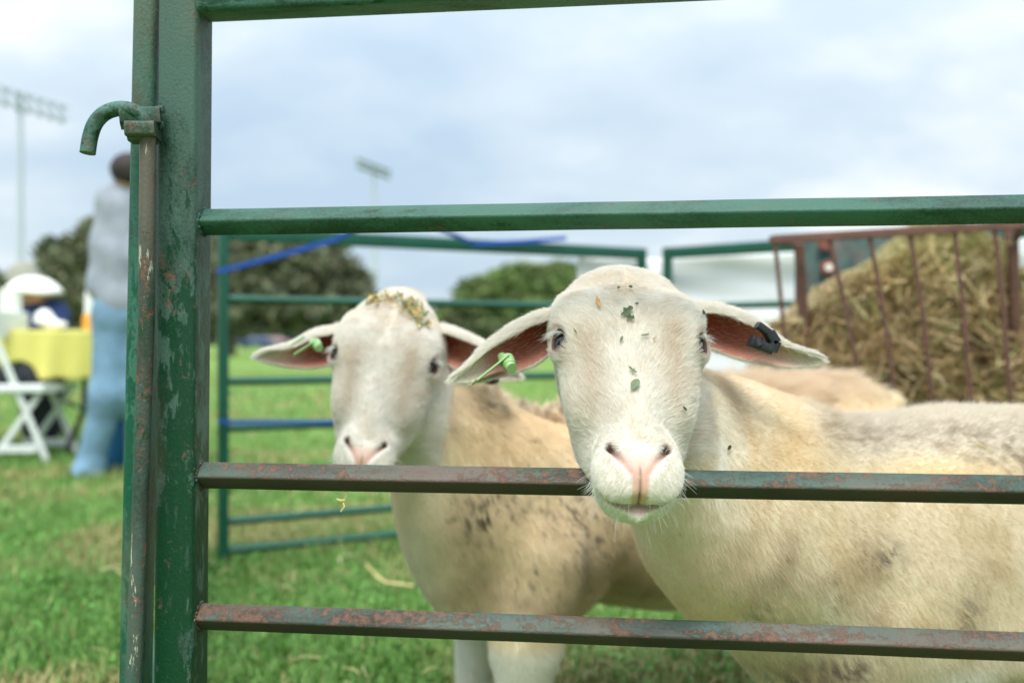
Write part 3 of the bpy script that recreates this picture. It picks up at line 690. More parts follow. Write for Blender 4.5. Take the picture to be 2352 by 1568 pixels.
def flow(fr):
    def fn(v, n, l, hm):
        x, s_, vv = l[:, 0], l[:, 1], l[:, 2]
        # hair on the face sweeps up from the nose to the brow, then outwards; down the cheeks
        upf = sstep(.03, .10, s_) * sstep(.235, .20, s_); a = -fr.es[None] * (.9 * upf + .0)[:, None]
        a = a + fr.ex[None] * (np.tanh(x / .02) * (1.0 - .45 * upf))[:, None] + fr.es[None] * (.8 * sstep(.02, -.02, s_) * 0 + 1.0 * sstep(.215, .245, s_))[:, None]
        a = a + fr.es[None] * (.25 * sstep(.08, .0, s_))[:, None] - fr.ev[None] * sstep(-.02, -.06, vv)[:, None] * .8
        b = np.tile(np.array([.75, .1, -.65]), (len(v), 1)); b[:, 2] -= .3 * sstep(.5, .3, v[:, 2]); b += np.array([0, 0, 1.]) * (sstep(.4, .2, v[:, 0]) * -.5)[:, None]
        return a * hm[:, None] + b * (1 - hm[:, None])
    return fn
ear1L = [(1305, 750, 34, 1.075), (1262, 753, 41, 1.07), (1212, 786, 52, 1.065), (1167, 810, 46, 1.055), (1134, 827, 39, 1.045), (1110, 843, 31, 1.04), (1077, 860, 20, 1.035), (1050, 869, 11, 1.03), (1041, 871, 4, 1.03)]
ear1R = [(1585, 738, 34, 1.10), (1620, 742, 46, 1.095), (1669, 758, 50, 1.09), (1710, 775, 49, 1.085), (1750, 795, 38, 1.08), (1791, 814, 28, 1.075), (1832, 822, 22, 1.07), (1862, 824, 16, 1.07), (1878, 824, 10, 1.07), (1886, 823, 4, 1.07)]
ax1 = (axis([(.005, .245, .0022), (.245, .30, .005), (.30, 1.36, .010)]), axis([(.84, 1.12, .0024), (1.12, 1.6, .009)]), axis([(-.01, .24, .008), (.24, .50, .009), (.50, .535, .004), (.535, .80, .0024)]))
FAST = 1.0
sheep1, BV1 = build_sheep('sheep', 'near sheep resting its white muzzle over the gate rail, black tag in one ear', fr1, body1, ax1, [ear1L, ear1R], col1, [.80, .755, .66], wool1,
                          int(560000 * FAST), flow(fr1), G_SHEEP, [(.361, 1.194, 0), (.396, 1.364, 0), (1.10, 1.306, 0), (1.13, 1.496, 0)])
fr2 = Frame(P(905, 700, 1.42), (-.115, -.50, -.86), (.99, .06, -.055), .965)
def body2(F):
    F.cone((-.160, 1.50, .645), (-.03, 1.57, .520), .056, .076, .03); F.cone((-.165, 1.44, .64), (-.06, 1.56, .46), .050, .105, .06)
    F.cone((-.06, 1.55, .465), (.08, 1.66, .425), .112, .142, .05); F.ell((-.03, 1.585, .385), (.130, .120, .145), k=.05)
    F.ell((.20, 1.74, .440), (.27, .15, .160), k=.06); F.ell((.28, 1.74, .375), (.26, .135, .135), k=.05); F.ell((.48, 1.88, .465), (.28, .15, .17), k=.06); F.ell((.62, 1.95, .475), (.15, .13, .155), k=.06)
    F.ell((.06, 1.58, .38), (.085, .06, .14), k=.04)
    for x, y, r in ((.01, 1.50, 1.12), (-.065, 1.68, 1.0)):
        F.cone((x + .03, y + .02, .37), (x + .01, y, .24), .064 * r, .044 * r, .035); F.cone((x + .01, y, .24), (x, y, .10), .041 * r, .026, .02); F.cone((x, y, .10), (x - .002, y, .045), .025, .028, .015); F.cone((x, y, .045), (x - .012, y, .025), .027, .026, .015)
    for x, y in ((.56, 1.80), (.60, 2.00)):
        F.cone((x, y, .42), (x + .01, y, .30), .10, .07, .05); F.cone((x + .01, y, .30), (x + .08, y, .21), .06, .032, .03); F.cone((x + .08, y, .21), (x + .06, y, .08), .03, .024, .02); F.cone((x + .06, y, .08), (x + .045, y, .025), .025, .027, .015)
    F.cone((.755, 1.99, .57), (.79, 2.0, .36), .03, .018, .03)
def col2(p, n):
    c = np.tile(np.array([.78, .64, .44]), (len(p), 1)); f = fbm(p, 8, 4, 121); f2 = fbm(p, 22, 4, 122)
    c = mixc(c, [.82, .70, .48], sstep(.42, .68, f)); c = mixc(c, [.50, .38, .24], sstep(.5, .72, f2) * .5)
    S = lambda col, a: mixc(c, col, np.clip(a, 0, 1)); D = 1.5
    c = S([.80, .74, .62], blobmask(p, 985, 1010, D, 50, 150, 0) * .9); c = S([.74, .68, .53], blobmask(p, 960, 1290, D, 60, 130) * .8); c = S([.84, .81, .74], (p[:, 2] < .26) * (p[:, 0] < .3) * 1.0 * sstep(.27, .23, p[:, 2]))
    c = S([.76, .57, .33], blobmask(p, 1200, 1010, D, 150, 60) * .6)
    for x, y, rx, ry in ((1080, 1200, 50, 80), (1100, 1330, 60, 50), (1290, 1390, 60, 30), (1400, 1320, 90, 70), (1480, 1380, 90, 60), (1170, 1100, 100, 30)): c = S([.38, .28, .17], blobmask(p, x, y, D, rx, ry) * .55)
    c = S([.26, .21, .16], blobmask(p, 1345, 1300, D, 16, 60) * .6)  # shade of the recess behind the foreleg, painted into the coat
    for x, y, rx, ry in ((1130, 1170, 90, 60), (1320, 1170, 70, 40), (1220, 1310, 60, 40), (1360, 1230, 60, 50)): c = S([.10, .07, .05], speckle(p, x, y, D, rx, ry, 7, 180, .60))
    c = S([.07, .05, .04], sstep(.88, .92, vnoise(p, 170, 188)) * .7 * (p[:, 0] > -.1) * (p[:, 2] > .3)); c = S([.72, .58, .42], sstep(.59, .62, p[:, 2]) * (p[:, 0] > -.02) * .8)
    return c
def wool2(p, l, h, k):
    back = sstep(.585, .61, p[:, 2]) * (p[:, 0] > -.06) * (1 - h); ln = .0065 * h + .010 * (1 - h) * .8 + back * .006
    ln = ln * (1 + back * 1.2 * sstep(.5, .7, fbm(p, 60, 2, 6))); return np.where(k > .5, .0075, ln), .28 + .5 * (1 - h) + .3 * back, .0002 * h + .00024 * (1 - h), .3
ear2L = [(800, 776, 30, 1.45), (770, 788, 38, 1.445), (742, 797, 42, 1.44), (708, 809, 37, 1.43), (676, 816, 28, 1.42), (641, 818, 22, 1.41), (612, 818, 16, 1.40), (597, 818, 9, 1.40), (590, 818, 4, 1.40)]
ear2R = [(1000, 780, 32, 1.46), (1020, 787, 38, 1.455), (1050, 801, 41, 1.45), (1090, 819, 40, 1.45), (1130, 838, 31, 1.44), (1165, 855, 19, 1.44), (1182, 862, 10, 1.44), (1192, 866, 4, 1.44)]
ax2 = (axis([(-.29, -.03, .0030), (-.03, .02, .006), (.02, .84, .011)]), axis([(1.20, 1.50, .0030), (1.50, 2.14, .011)]), axis([(-.01, .48, .009), (.48, .51, .005), (.51, .80, .0030)]))
sheep2, BV2 = build_sheep('sheep', 'second sheep with its chin hidden by the rail and hay crumbs on its crown', fr2, body2, ax2, [ear2L, ear2R], col2, [.80, .76, .68], wool2,
                          int(420000 * FAST), flow(fr2), G_SHEEP, [(-.002, 1.50, 0), (-.079, 1.68, 0), (.605, 1.80, 0), (.645, 2.0, 0)])
# woolly tufts left along the second sheep's back
def tufts():
    rt = []; dr = []; ln = []; tn = []
    for (px0, px1, pym, D, n) in ((1112, 1300, 905, 1.63, 70),):
        for i in range(n):
            x = random.uniform(px0, px1); y = pym + random.choice((random.gauss(6, 6), random.gauss(22, 14))); o = Vector((0, 0, EYE)); d = V3(P(x, y, 1.6)) - o
            hit = BV2.ray_cast(o, d.normalized(), 3)
            if hit[0] is None:
                near = BV2.find_nearest(V3(P(x, y + 14, D))); hit = (near[0], near[1])
            c = np.array(hit[0]); nn = norm(np.array(hit[1]) + [0, 0, .8])
            tp = c + norm(nn + rng.normal(size=3) * .45) * random.uniform(.012, .032); tone = random.uniform(.65, 1.05)
            for k in range(170):
                r0 = c + rng.normal(size=3) * .0065; e1 = tp + rng.normal(size=3) * .0022; rt.append(r0); dr.append(norm(e1 - r0)); ln.append(np.linalg.norm(e1 - r0) * random.uniform(.7, 1.05)); tn.append(tone)
    n = len(rt); cc = np.tile(np.array([.92, .80, .62]), (n, 1)) * np.array(tn)[:, None] * (.8 + .25 * rng.random((n, 1)))
    hair('wool_tuft', np.array(rt), np.array(dr), np.array(dr), np.array(ln), np.full(n, .00035), cc, M_HAIR, sheep2, curl=.25, seg=4)
tufts()

# ------------------------------------------------------------------ ear tags
M_LIME = plain('tag_lime_plastic', (.26, .42, .17), .45, .06); M_LIME_D = plain('tag_lime_worn', (.42, .45, .20), .5, .2)
M_BLACK = plain('tag_black_plastic', (.018, .020, .026), .5, .3, 300); M_GOLD = plain('tag_marking', (.28, .19, .09), .6, .4, 600)
def strip_px(mb, pts, D, wd, th, back):
    """band bent along pixel points; wd = its width along the view depth"""
    p = [P(x, y, D) for x, y in pts]
    for a, b in zip(p[:-1], p[1:]):
        t = norm(b - a); mb.beam(a - t * th * .35, b + t * th * .35, wd, th, side=(0, 1, 0), rad=.2)
def black_tag():
    mb = MB(); D = 1.052
    q = lambda X, Y: (1016 + (1080 * 0) + X * .408 + 0, 583.3 + Y * .408)
    # outer arm, end loop, inner arm with its round boss
    for a, b, w1, h1 in ((q(1772, 398), q(1848, 452), .018, .0075), (q(1836, 440), q(1872, 500), .020, .011), (q(1872, 490), q(1848, 545), .020, .011), (q(1852, 540), q(1785, 512), .019, .0105), (q(1800, 515), q(1730, 488), .017, .0125)):
        mb.beam(P(*a, D), P(*b, D), w1, h1, side=(0, 1, 0), rad=.25)
    mb.tube([P(*q(1772, 478), D - .004), P(*q(1785, 520), D - .006)], .0058, 14)
    o = mb.build('ear_tag', M_BLACK, sheep1, smooth=True); o['label'] = 'black folded ear tag with worn gold lettering'
    g = MB(); Dz = D - .0105
    def ln(pts, r=.0006): g.tube([P(*q(*a), Dz) for a in pts], r, 5)
    # the worn emblem outline, and the rows of worn digits on the bent end
    ln([(1800, 505), (1812, 492), (1826, 496), (1830, 504), (1842, 508), (1866, 512), (1868, 530), (1856, 545), (1838, 548), (1815, 541), (1790, 527)])
    for k in range(2): ln([(1822 + k * 9, 505 + k * 4), (1818 + k * 9, 530 + k * 4)]); ln([(1826 + k * 9, 513 + k * 3), (1836 + k * 6, 520 + k * 3)])
    for i in range(4):
        x = 1846 + i * 7.5; y = 482 + i * 3.2; ln([(x, y), (x + 4, y + 1), (x + 4, y + 8), (x, y + 7), (x, y)])
    for i in range(3): x = 1843 + i * 8; y = 464 + i * 4; ln([(x, y), (x + 5, y + 2), (x + 2, y + 9), (x + 6, y + 10)])
    m = g.build('tag_marking', M_GOLD, o); m.parent = o; m.matrix_parent_inverse = Matrix.Translation(-V3(sheep1.location))
black_tag()
def lime_tag(sheep, q, D, s=1.0):
    mb = MB()
    mb.beam(P(*q(1270, 450), D), P(*q(600, 985), D - .012), .030 * s, .0022 * s, side=(.35, .9, .25), rad=.3)      # inner flag
    mb.beam(P(*q(900, 315), D + .03), P(*q(490, 665), D + .022), .030 * s, .0022 * s, side=(.35, .9, .25), rad=.3)  # outer flag
    mb.tube([P(*q(1290, 480), D - .004), P(*q(1345, 640), D - .014)], .0072 * s, 20); mb.tube([P(*q(1240, 520), D - .003), P(*q(1395, 690), D - .020)], [.0068 * s, .0058 * s], 20)
    mb.tube([P(*q(1180, 440), D + .008), P(*q(1215, 500), D)], .005 * s, 14)
    o = mb.build('ear_tag', M_LIME, sheep, smooth=True); o['label'] = 'pale lime green button ear tag'
    mb = MB(); mb.beam(P(*q(1385, 660), D - .0215), P(*q(1408, 690), D - .0215), .0035 * s, .0035 * s, side=(0, 1, 0)); k = mb.build('tag_hole', M_BLACK, o); k.matrix_parent_inverse = Matrix.Translation(-V3(sheep.location))
lime_tag(sheep1, lambda X, Y: ((1090 + X / 8.711) * .9408, (820 + Y / 8.711) * .9408), 1.035)
lime_tag(sheep2, lambda X, Y: (583 + (X * .78 + 480) * .096, 734 + (Y * .62 + 250) * .096), 1.40, .95)
mb = MB(); mb.ball(P(1128, 872, 1.415), (.012, .008, .007), 14, 9); mb.tube([P(1098, 814, 1.43), P(1092, 826, 1.41)], .008, 14); mb.build('ear_tag', M_BLACK, sheep2, smooth=True)['label'] = 'black button ear tag in the far ear'

# ------------------------------------------------------------------ bits of leaf and straw on the animals
M_LEAF = plain('dry_green_leaf', (.065, .10, .04), .7, .35, 300); M_LEAFP = plain('pale_leaf', (.15, .20, .11), .7, .3, 300); M_LEAFO = plain('orange_husk', (.45, .24, .07), .7, .35, 250); M_STRAW = plain('straw_yellow', (.62, .50, .22), .6, .25, 120); M_LEAFD = plain('dark_leaf', (.04, .06, .03), .7, .4, 300)
def on_surface(bv, px, py, lift=.004):
    o = Vector((0, 0, EYE)); d = (V3(P(px, py, 1)) - o).normalized(); h = bv.ray_cast(o, d, 4)
    if h[0] is None: return None, None
    n = h[1] if h[1].dot(d) < 0 else -h[1]; return np.array(h[0] + n * lift), np.array(n)
def leaf_shape(mb, c, n, ln, wd, ang, curl=.4, lobes=0):
    ref = norm(np.cross(n, [0, 0, 1.0])) if abs(n[2]) < .95 else np.array([1.0, 0, 0]); up = np.cross(ref, n); up *= np.sign(up[2] + 1e-9)
    a = ref * math.cos(R(ang)) + up * math.sin(R(ang)); b = np.cross(n, a); m, k = 12, 5; v = []
    for i in range(m + 1):
        t = i / m; w_ = math.sin(math.pi * min(1, t * 1.02) ** .8) * wd / 2
        if lobes: w_ *= 1 + .38 * math.sin(t * lobes * 2 * math.pi)
        for j in range(k):
            s_ = (j / (k - 1) - .5) * 2; v.append(c + a * (t - .5) * ln + b * w_ * s_ + n * (curl * ln * ((t - .5) ** 2) + abs(s_) * w_ * .5 + .0003 * math.sin(t * 40)))
    nv = len(v); v += [x - n * .0005 for x in v]; f = []
    for i in range(m):
        for j in range(k - 1):
            q = (i * k + j, i * k + j + 1, (i + 1) * k + j + 1, (i + 1) * k + j); f += [q, tuple(x + nv for x in q[::-1])]
    for i in range(m):
        for j, fl in ((0, 1), (k - 1, 0)):
            q = (i * k + j, (i + 1) * k + j, (i + 1) * k + j + nv, i * k + j + nv); f.append(q if fl else q[::-1])
    mb.add(v, f)
q = lambda X, Y: (1016 + X * .408, 583.3 + Y * .408)
LEAVES = [  # crop x, y, length mm, width mm, angle, material, lobes, label
    (1035, 340, 17, 7, -42, M_LEAF, 2.5, 'curled dark green leaf in the middle of the near sheep\'s forehead'),
    (1052, 372, 10, 6, 20, M_LEAF, 2, 'small lobed leaf just under the big curled leaf on the forehead'),
    (1082, 757, 16, 8, -62, M_LEAFP, 0, 'grey green oval leaf on the bridge of the near sheep\'s nose'),
    (875, 288, 18, 4, 82, M_LEAFO, 2, 'twisted orange husk on the near sheep\'s brow'),
    (1057, 205, 5, 4, 60, M_LEAF, 0, 'small dark leaf flake above the forehead curl'),
    (992, 210, 5, 3, -60, M_LEAFP, 0, 'pale leaf flake at the top of the near sheep\'s forehead'),
    (1448, 343, 10, 4.5, -28, M_LEAFD, 0, 'dark leaf above the near sheep\'s eye by the black ear tag'),
    (1595, 352, 4.5, 3, 80, M_LEAFP, 0, 'tiny pale flake on the ear that wears the black tag'),
    (1138, 470, 9, 2, -8, M_LEAFP, 0, 'thin pale leaf lying level between the near sheep\'s eyes'),
    (1008, 493, 8, 2.6, -70, M_LEAFP, 0, 'small upright leaf sliver between the near sheep\'s eyes'),
    (755, 443, 7, 1.4, 52, M_LEAF, 0, 'green leaf sliver beside the near sheep\'s eye on the lime tag side'),
    (1068, 668, 12, 3, 48, M_LEAFP, 3, 'feathery green sprig above the oval leaf on the nose'),
    (1350, 872, 6, 2.4, 50, M_LEAFD, 0, 'dark leaf flake on the near sheep\'s cheek'),
    (1190, 487, 5, 1, -30, M_LEAFO, 0, 'reddish brown flake between the near sheep\'s eyes'),
    (1092, 296, 4, 3, 10, M_LEAFP, 0, 'tiny green flake beside the big curled leaf'),
    (1597, 1095, 8, 4, -40, M_LEAFD, 0, 'dark leaf bit on the near sheep\'s neck'),
]
for X, Y, ln, wd, an, mt, lb, lab in LEAVES:
    c, n = on_surface(BV1, *q(X, Y), lift=.0045)
    if c is None: print('LEAF MISSED', lab); continue
    mb = MB(); leaf_shape(mb, c, n, ln / 1000, wd / 1000, an, random.uniform(.2, .6), lb); tag(mb.build('leaf_bit', mt, smooth=True), lab, 'leaf bit', 'bits of leaf stuck on the near sheep')
def straw(mb, pts, r): mb.tube(pts, r, 6)
for pts, lab in (([(2228, 1025), (2244, 1032), (2262, 1041)], 'forked pale straw on the near sheep\'s back'), ([(2064, 1094), (2080, 1114)], 'short pale straw on the near sheep\'s shoulder above the rail')):
    cs_ = [on_surface(BV1, x, y, .009)[0] for x, y in pts]
    if all(c is not None for c in cs_): mb = MB(); straw(mb, cs_, .0009); tag(mb.build('straw_piece', M_STRAW), lab, 'straw')
# hay crumbs over the second sheep's crown
def crumbs():
    M = attr_mat('hay_crumb', .8, .1); V = []; F = []; Cc = []; o = 0; n = 0
    while n < 230:
        u = random.random(); lx = random.gauss(-.005, .050); ls = random.gauss(-.035, .016)
        if random.random() < .4: lx = random.gauss(.045, .014); ls = random.gauss(-.005, .014)
        if abs(lx) > .072: continue
        near = BV2.find_nearest(V3(fr2.w(lx, ls, .02)))
        c = np.array(near[0]) + np.array(near[1]) * random.uniform(.004, .010); mb = MB(); ln = random.uniform(.004, .013)
        leaf_shape(mb, c, norm(np.array(near[1]) + rng.normal(size=3) * .5), ln, ln * random.uniform(.12, .5), random.uniform(0, 360), .5)
        v = mb.v[0]; V.append(v); F += [tuple(i + o for i in f) for f in mb.f]; o += len(v); n += 1
        col = random.choice(((.20, .26, .11), (.12, .17, .07), (.48, .36, .16), (.60, .42, .18), (.42, .27, .12), (.30, .33, .17))); Cc.append(np.tile(col, (len(v), 1)))
    tag(mesh('hay_crumbs', np.vstack(V), F, M, color=np.vstack(Cc)), 'green and brown hay crumbs scattered over the second sheep\'s crown', 'hay', kind='stuff')
crumbs()

# ------------------------------------------------------------------ the near gate
M_POST = metal_paint('gate_post_paint', rust=.34, grey=.40, greyc=(.050, .098, .078), topgrey=(.60, .92), along=2, seed=3.1)
M_RAIL = [metal_paint('gate_rail_paint_green', rust=.26, grey=.95, greyc=(.034, .105, .076), along=1, seed=1.3, chips=.1),
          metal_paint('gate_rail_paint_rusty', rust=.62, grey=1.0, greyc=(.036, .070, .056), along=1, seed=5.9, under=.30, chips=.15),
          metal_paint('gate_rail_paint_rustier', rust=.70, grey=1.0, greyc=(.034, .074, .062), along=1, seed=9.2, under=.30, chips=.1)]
M_SIDE = metal_paint('side_post_paint', rust=.34, grey=.55, topgrey=(.65, .95), along=2, seed=7.7, greyc=(.035, .12, .085), base=(.002, .070, .038))
M_PIN = metal_paint('pin_paint', rust=.50, grey=.85, along=2, seed=12.5, greyc=(.045, .085, .075), chips=1.5)
M_HOOK = metal_paint('pin_hook_paint', rust=.46, grey=.9, seed=2.2, greyc=(.045, .125, .095), chips=.2)
M_FAR = plain('green_gate_enamel', (.003, .075, .042), .4, .35, 14)
def gate_line(px):                     # the gate runs nearly across the view, coming closer to the right
    D = 17429.0 / (px + 16518.0); return D
def GP(px, py, dD=0): D = gate_line(px) + dD; return P(px, py, D)
Gu = norm(GP(2352, 786) - GP(482, 786))
gn = np.array([Gu[1], -Gu[0], 0]); gn = -gn if gn[1] > 0 else gn       # towards the camera
gate = empty('gate_panel', (GP(410, 0)[0], GP(410, 0)[1], 0), 'rusty green metal gate the sheep look over, its corner post and rails closest', 'gate', 'green metal pen panels')
def build_gate():
    PW = .0415; pD = 1.022
    top = P(428, -30, pD); bot = P(416, 1568, pD); d = (bot - top) / (bot[2] - top[2]); bot2 = top + d * (.035 - top[2]); topz = 1.074; top2 = top + d * (topz - top[2])
    mb = MB(); mb.beam(bot2, top2, PW, PW, side=Gu, rad=.13, nseg=4, segs=1); mb.build('post', M_POST, gate, smooth=True)
    # far end post and the rails
    Lp = 1.62; e0 = np.array(top2) + Gu * Lp
    mb = MB(); mb.beam([e0[0], e0[1], .035], [e0[0], e0[1], topz], PW, PW, side=Gu, rad=.13, nseg=4); mb.build('post', M_POST, gate, smooth=True)
    c0 = top2 + Gu * (PW / 2 - .001); c1 = e0 - Gu * (PW / 2 - .001); zt = topz - PW / 2 - .0005
    mb = MB(); mb.beam([c0[0], c0[1], zt], [c1[0], c1[1], zt], PW - .001, PW - .001, side=gn, rad=.13, nseg=4); mb.build('rail', M_RAIL[0], gate, smooth=True)
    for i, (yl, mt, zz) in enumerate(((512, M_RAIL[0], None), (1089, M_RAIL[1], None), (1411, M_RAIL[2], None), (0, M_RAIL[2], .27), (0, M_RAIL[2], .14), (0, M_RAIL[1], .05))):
        z = zz if zz else GP(482, yl)[2]; x0 = top2 + d * (z - top2[2]); a = np.array([x0[0], x0[1], z]) + Gu * (PW / 2 - .002); b = np.array([e0[0], e0[1], z]) - Gu * (PW / 2 - .002)
        mb = MB(); mb.beam(a, b, .0208, .0208, side=gn, roll=R(45), rad=.14, nseg=3, segs=24, wob=.0002)
        if i < 4:
            for k in range(26):     # weld bead round the joint
                an = 2 * math.pi * k / 26; r = .0143 * (1 - .12 * abs(math.sin(2 * an))); c = a + Gu * .0015 + gn * math.cos(an) * r + np.array([0, 0, 1]) * math.sin(an) * r
                mb.ball(c, random.uniform(.0010, .0026), 7, 5, .12)
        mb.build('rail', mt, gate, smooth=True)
    # welded eye that holds the drop pin: an upper strap and a lower lug
    mb = MB(); A = P(276, 273, 1.0); mb.beam(P(275, 272.5, .985), P(368, 271, .997), .030, .0162, side=(0, 1, 0), rad=.10)
    mb.build('latch_strap', M_HOOK, gate, smooth=True)
    mb = MB(); mb.beam(P(294, 301, .982), P(361.5, 301, .986), .034, .0142, side=(0, 1, 0), rad=.22, nseg=4); mb.beam(P(300, 312, .990), P(356, 313, .992), .026, .014, side=(0, 1, 0), rad=.3)
    mb.build('latch_lug', M_HOOK, gate, smooth=True)
    mb = MB()
    for i in range(26): c = P(362 + random.uniform(-3, 12), 252 + random.choice((0, 36)) + random.uniform(-4, 4), .994); mb.ball(c, random.uniform(.0016, .0034), 7, 5, .2)
    mb.build('weld_bead', M_POST, gate, smooth=True)
build_gate()
# the next panel runs back along the left side; only its front post shows
side_root = empty('gate_panel', (P(335, 0, 1.05)[0], 1.05, 0), 'green side panel whose narrow front post stands hard against the gate post', 'gate', 'green metal pen panels')
def build_side():
    D = 1.045; top = P(346, -30, D); bot = P(312, 1568, D); d = (bot - top) / (bot[2] - top[2]); b2 = top + d * (.02 - top[2]); t2 = top + d * (1.072 - top[2])
    mb = MB(); mb.beam(b2, t2, .0262, .036, side=(1, 0, 0), rad=.30, nseg=5); mb.build('post', M_SIDE, side_root, smooth=True)
    e = np.array([-.955, 3.06, 0]); mb = MB(); mb.beam(e + [0, 0, .02], e + [0, 0, 1.0], .026, .026, rad=.2); mb.build('post', M_FAR, side_root, smooth=True)
    for z in (.98, .80, .57, .43, .28, .14, .05):
        x0 = top + d * (z - top[2]); mb = MB(); mb.beam([x0[0] - .005, x0[1] + .02, z], [e[0], e[1] - .012, z], .018, .018, roll=R(45)); mb.build('rail', M_FAR, side_root, smooth=True)
build_side()
mb = MB(); hk = [(201, 352), (205, 318), (213, 288), (227, 266), (247, 252), (272, 246), (297, 250), (317, 263), (331, 280)]
pts = [P(x, y, .972) for x, y in hk]; pts = [np.array(p) for p in pts]; fine = []
for i in range(len(pts) - 1):
    for k in range(4):
        t = k / 4; p0, p1, p2, p3 = pts[max(i - 1, 0)], pts[i], pts[i + 1], pts[min(i + 2, len(pts) - 1)]
        fine.append(.5 * ((2 * p1) + (-p0 + p2) * t + (2 * p0 - 5 * p1 + 4 * p2 - p3) * t * t + (-p0 + 3 * p1 - 3 * p2 + p3) * t ** 3))
for i, c in enumerate(fine): c[1] += .010 * i / len(fine)
pin = empty('drop_pin', P(339, 330, .985), 'rusty steel drop pin with a hooked top resting in the latch', 'gate pin')
fine.append(P(339, 300, .984)); mb.tube(fine, .0075, 20); mb.build('hook', M_HOOK, pin, smooth=True, angle=60)
mb = MB(); mb.tube([P(339.5, 296, .984), P(336, 740, .984), P(319, 1250, .984), P(306, 1568, .984), P(299, 1720, .984)], .0079, 24); mb.build('rod', M_PIN, pin, smooth=True, angle=60)

# ------------------------------------------------------------------ the far side of the pen
P0 = np.array([-.915, 3.10, 0]); P1 = np.array([.515, 3.86, 0]); P1b = np.array([.585, 3.83, 0]); P2 = np.array([1.90, 2.78, 0])
def far_panel(A, B, label, zs=(.835, .578, .432, .285, .140, .050)):
    r = empty('gate_panel', A, label, 'gate', 'green metal pen panels'); u = norm(B - A); up = np.array([0, 0, 1.])
    for E_, s in ((A, 1), (B, -1)): mb = MB(); c = E_ + u * .015 * s; mb.beam(c, c + up * 1.062, .031, .031, side=u, rad=.13); mb.build('post', M_FAR, r, smooth=True)
    a, b = A + u * .032, B - u * .032
    mb = MB(); mb.beam(a + up * 1.041, b + up * 1.041, .044, .031, side=up, rad=.13); mb.build('rail', M_FAR, r, smooth=True)
    for z in zs: mb = MB(); mb.beam(a + up * z, b + up * z, .0205, .0205, roll=R(45), side=up, rad=.14); mb.build('rail', M_FAR, r, smooth=True)
    return r
far_panel(P0, P1, 'far green panel across the back of the pen, blue strap along it')
far_panel(P1b, P2, 'green panel behind the hay rack, hung with the white tarp')
far_panel(np.array([1.31, .93, 0]), np.array([1.93, 2.74, 0]), 'green panel closing the pen beside the near sheep\'s rump')
M_BLUE = plain('blue_webbing', (.008, .065, .36), .6, .15, 60)
def strap(pts, wd, label):
    mb = MB(); pp = [np.array(p) for p in pts]
    for a, b in zip(pp[:-1], pp[1:]): mb.beam(a, b, .004, wd, side=(0, 1, 0), rad=.2)
    tag(mb.build('webbing_strap', M_BLUE), label, 'strap')
D_ = lambda px: 1 / (.3226 - (px - 505) * ((.3226 - 1 / 3.86) / 985))
strap([P(500, 624, 3.02), P(640, 587, 2.9), P(775, 549, 2.78), P(830, 520, 2.7), P(960, 505, 3.0), P(1090, 560, D_(1090) - .03), P(1200, 555, D_(1200) - .03), P(1300, 547, D_(1300) - .03)], .015, 'blue webbing strap slanting from the back corner to the top rail')
strap([P(500, 968, D_(500) - .04), P(650, 968, D_(650) - .04), P(820, 969, D_(820) - .04)], .011, 'blue strap lying just above a low rail of the back panel')
def tarp():
    M = plain('white_tarp', (.90, .91, .92), .45, .03, 3); u = norm(P1 - P0); k0 = P0 + u * (norm(1) * 0 + np.linalg.norm(P1 - P0) * .80)
    path = [k0 + [0.02, .05, 0], P1 + [.0, .06, 0], P1b + [.02, .06, 0], P2 + [.05, .06, 0]]
    V = []; pts = []
    for a, b in zip(path[:-1], path[1:]):
        m = max(2, int(np.linalg.norm(b - a) / .02)); pts += [a + (b - a) * i / m for i in range(m)]
    pts.append(path[-1]); n = len(pts); zs = np.linspace(1.028, .03, 60)
    for i, p in enumerate(pts):
        for z in zs:
            wv = .007 * math.sin(z * 21 + math.sin(i * .05) * 1.5) + .008 * math.sin(i * .35 + z * 6) + .004 * math.sin(z * 60 + i * .2)
            V.append([p[0] - wv * .3, p[1] + wv, z])
    k = len(zs); F = [(i * k + j, (i + 1) * k + j, (i + 1) * k + j + 1, i * k + j + 1) for i in range(n - 1) for j in range(k - 1)]
    o = mesh('tarp', V, F, M); md = o.modifiers.new('thickness', 'SOLIDIFY'); md.thickness = .0015; tag(o, 'white plastic tarp hung on the back panels behind the hay rack', 'tarp')
tarp()

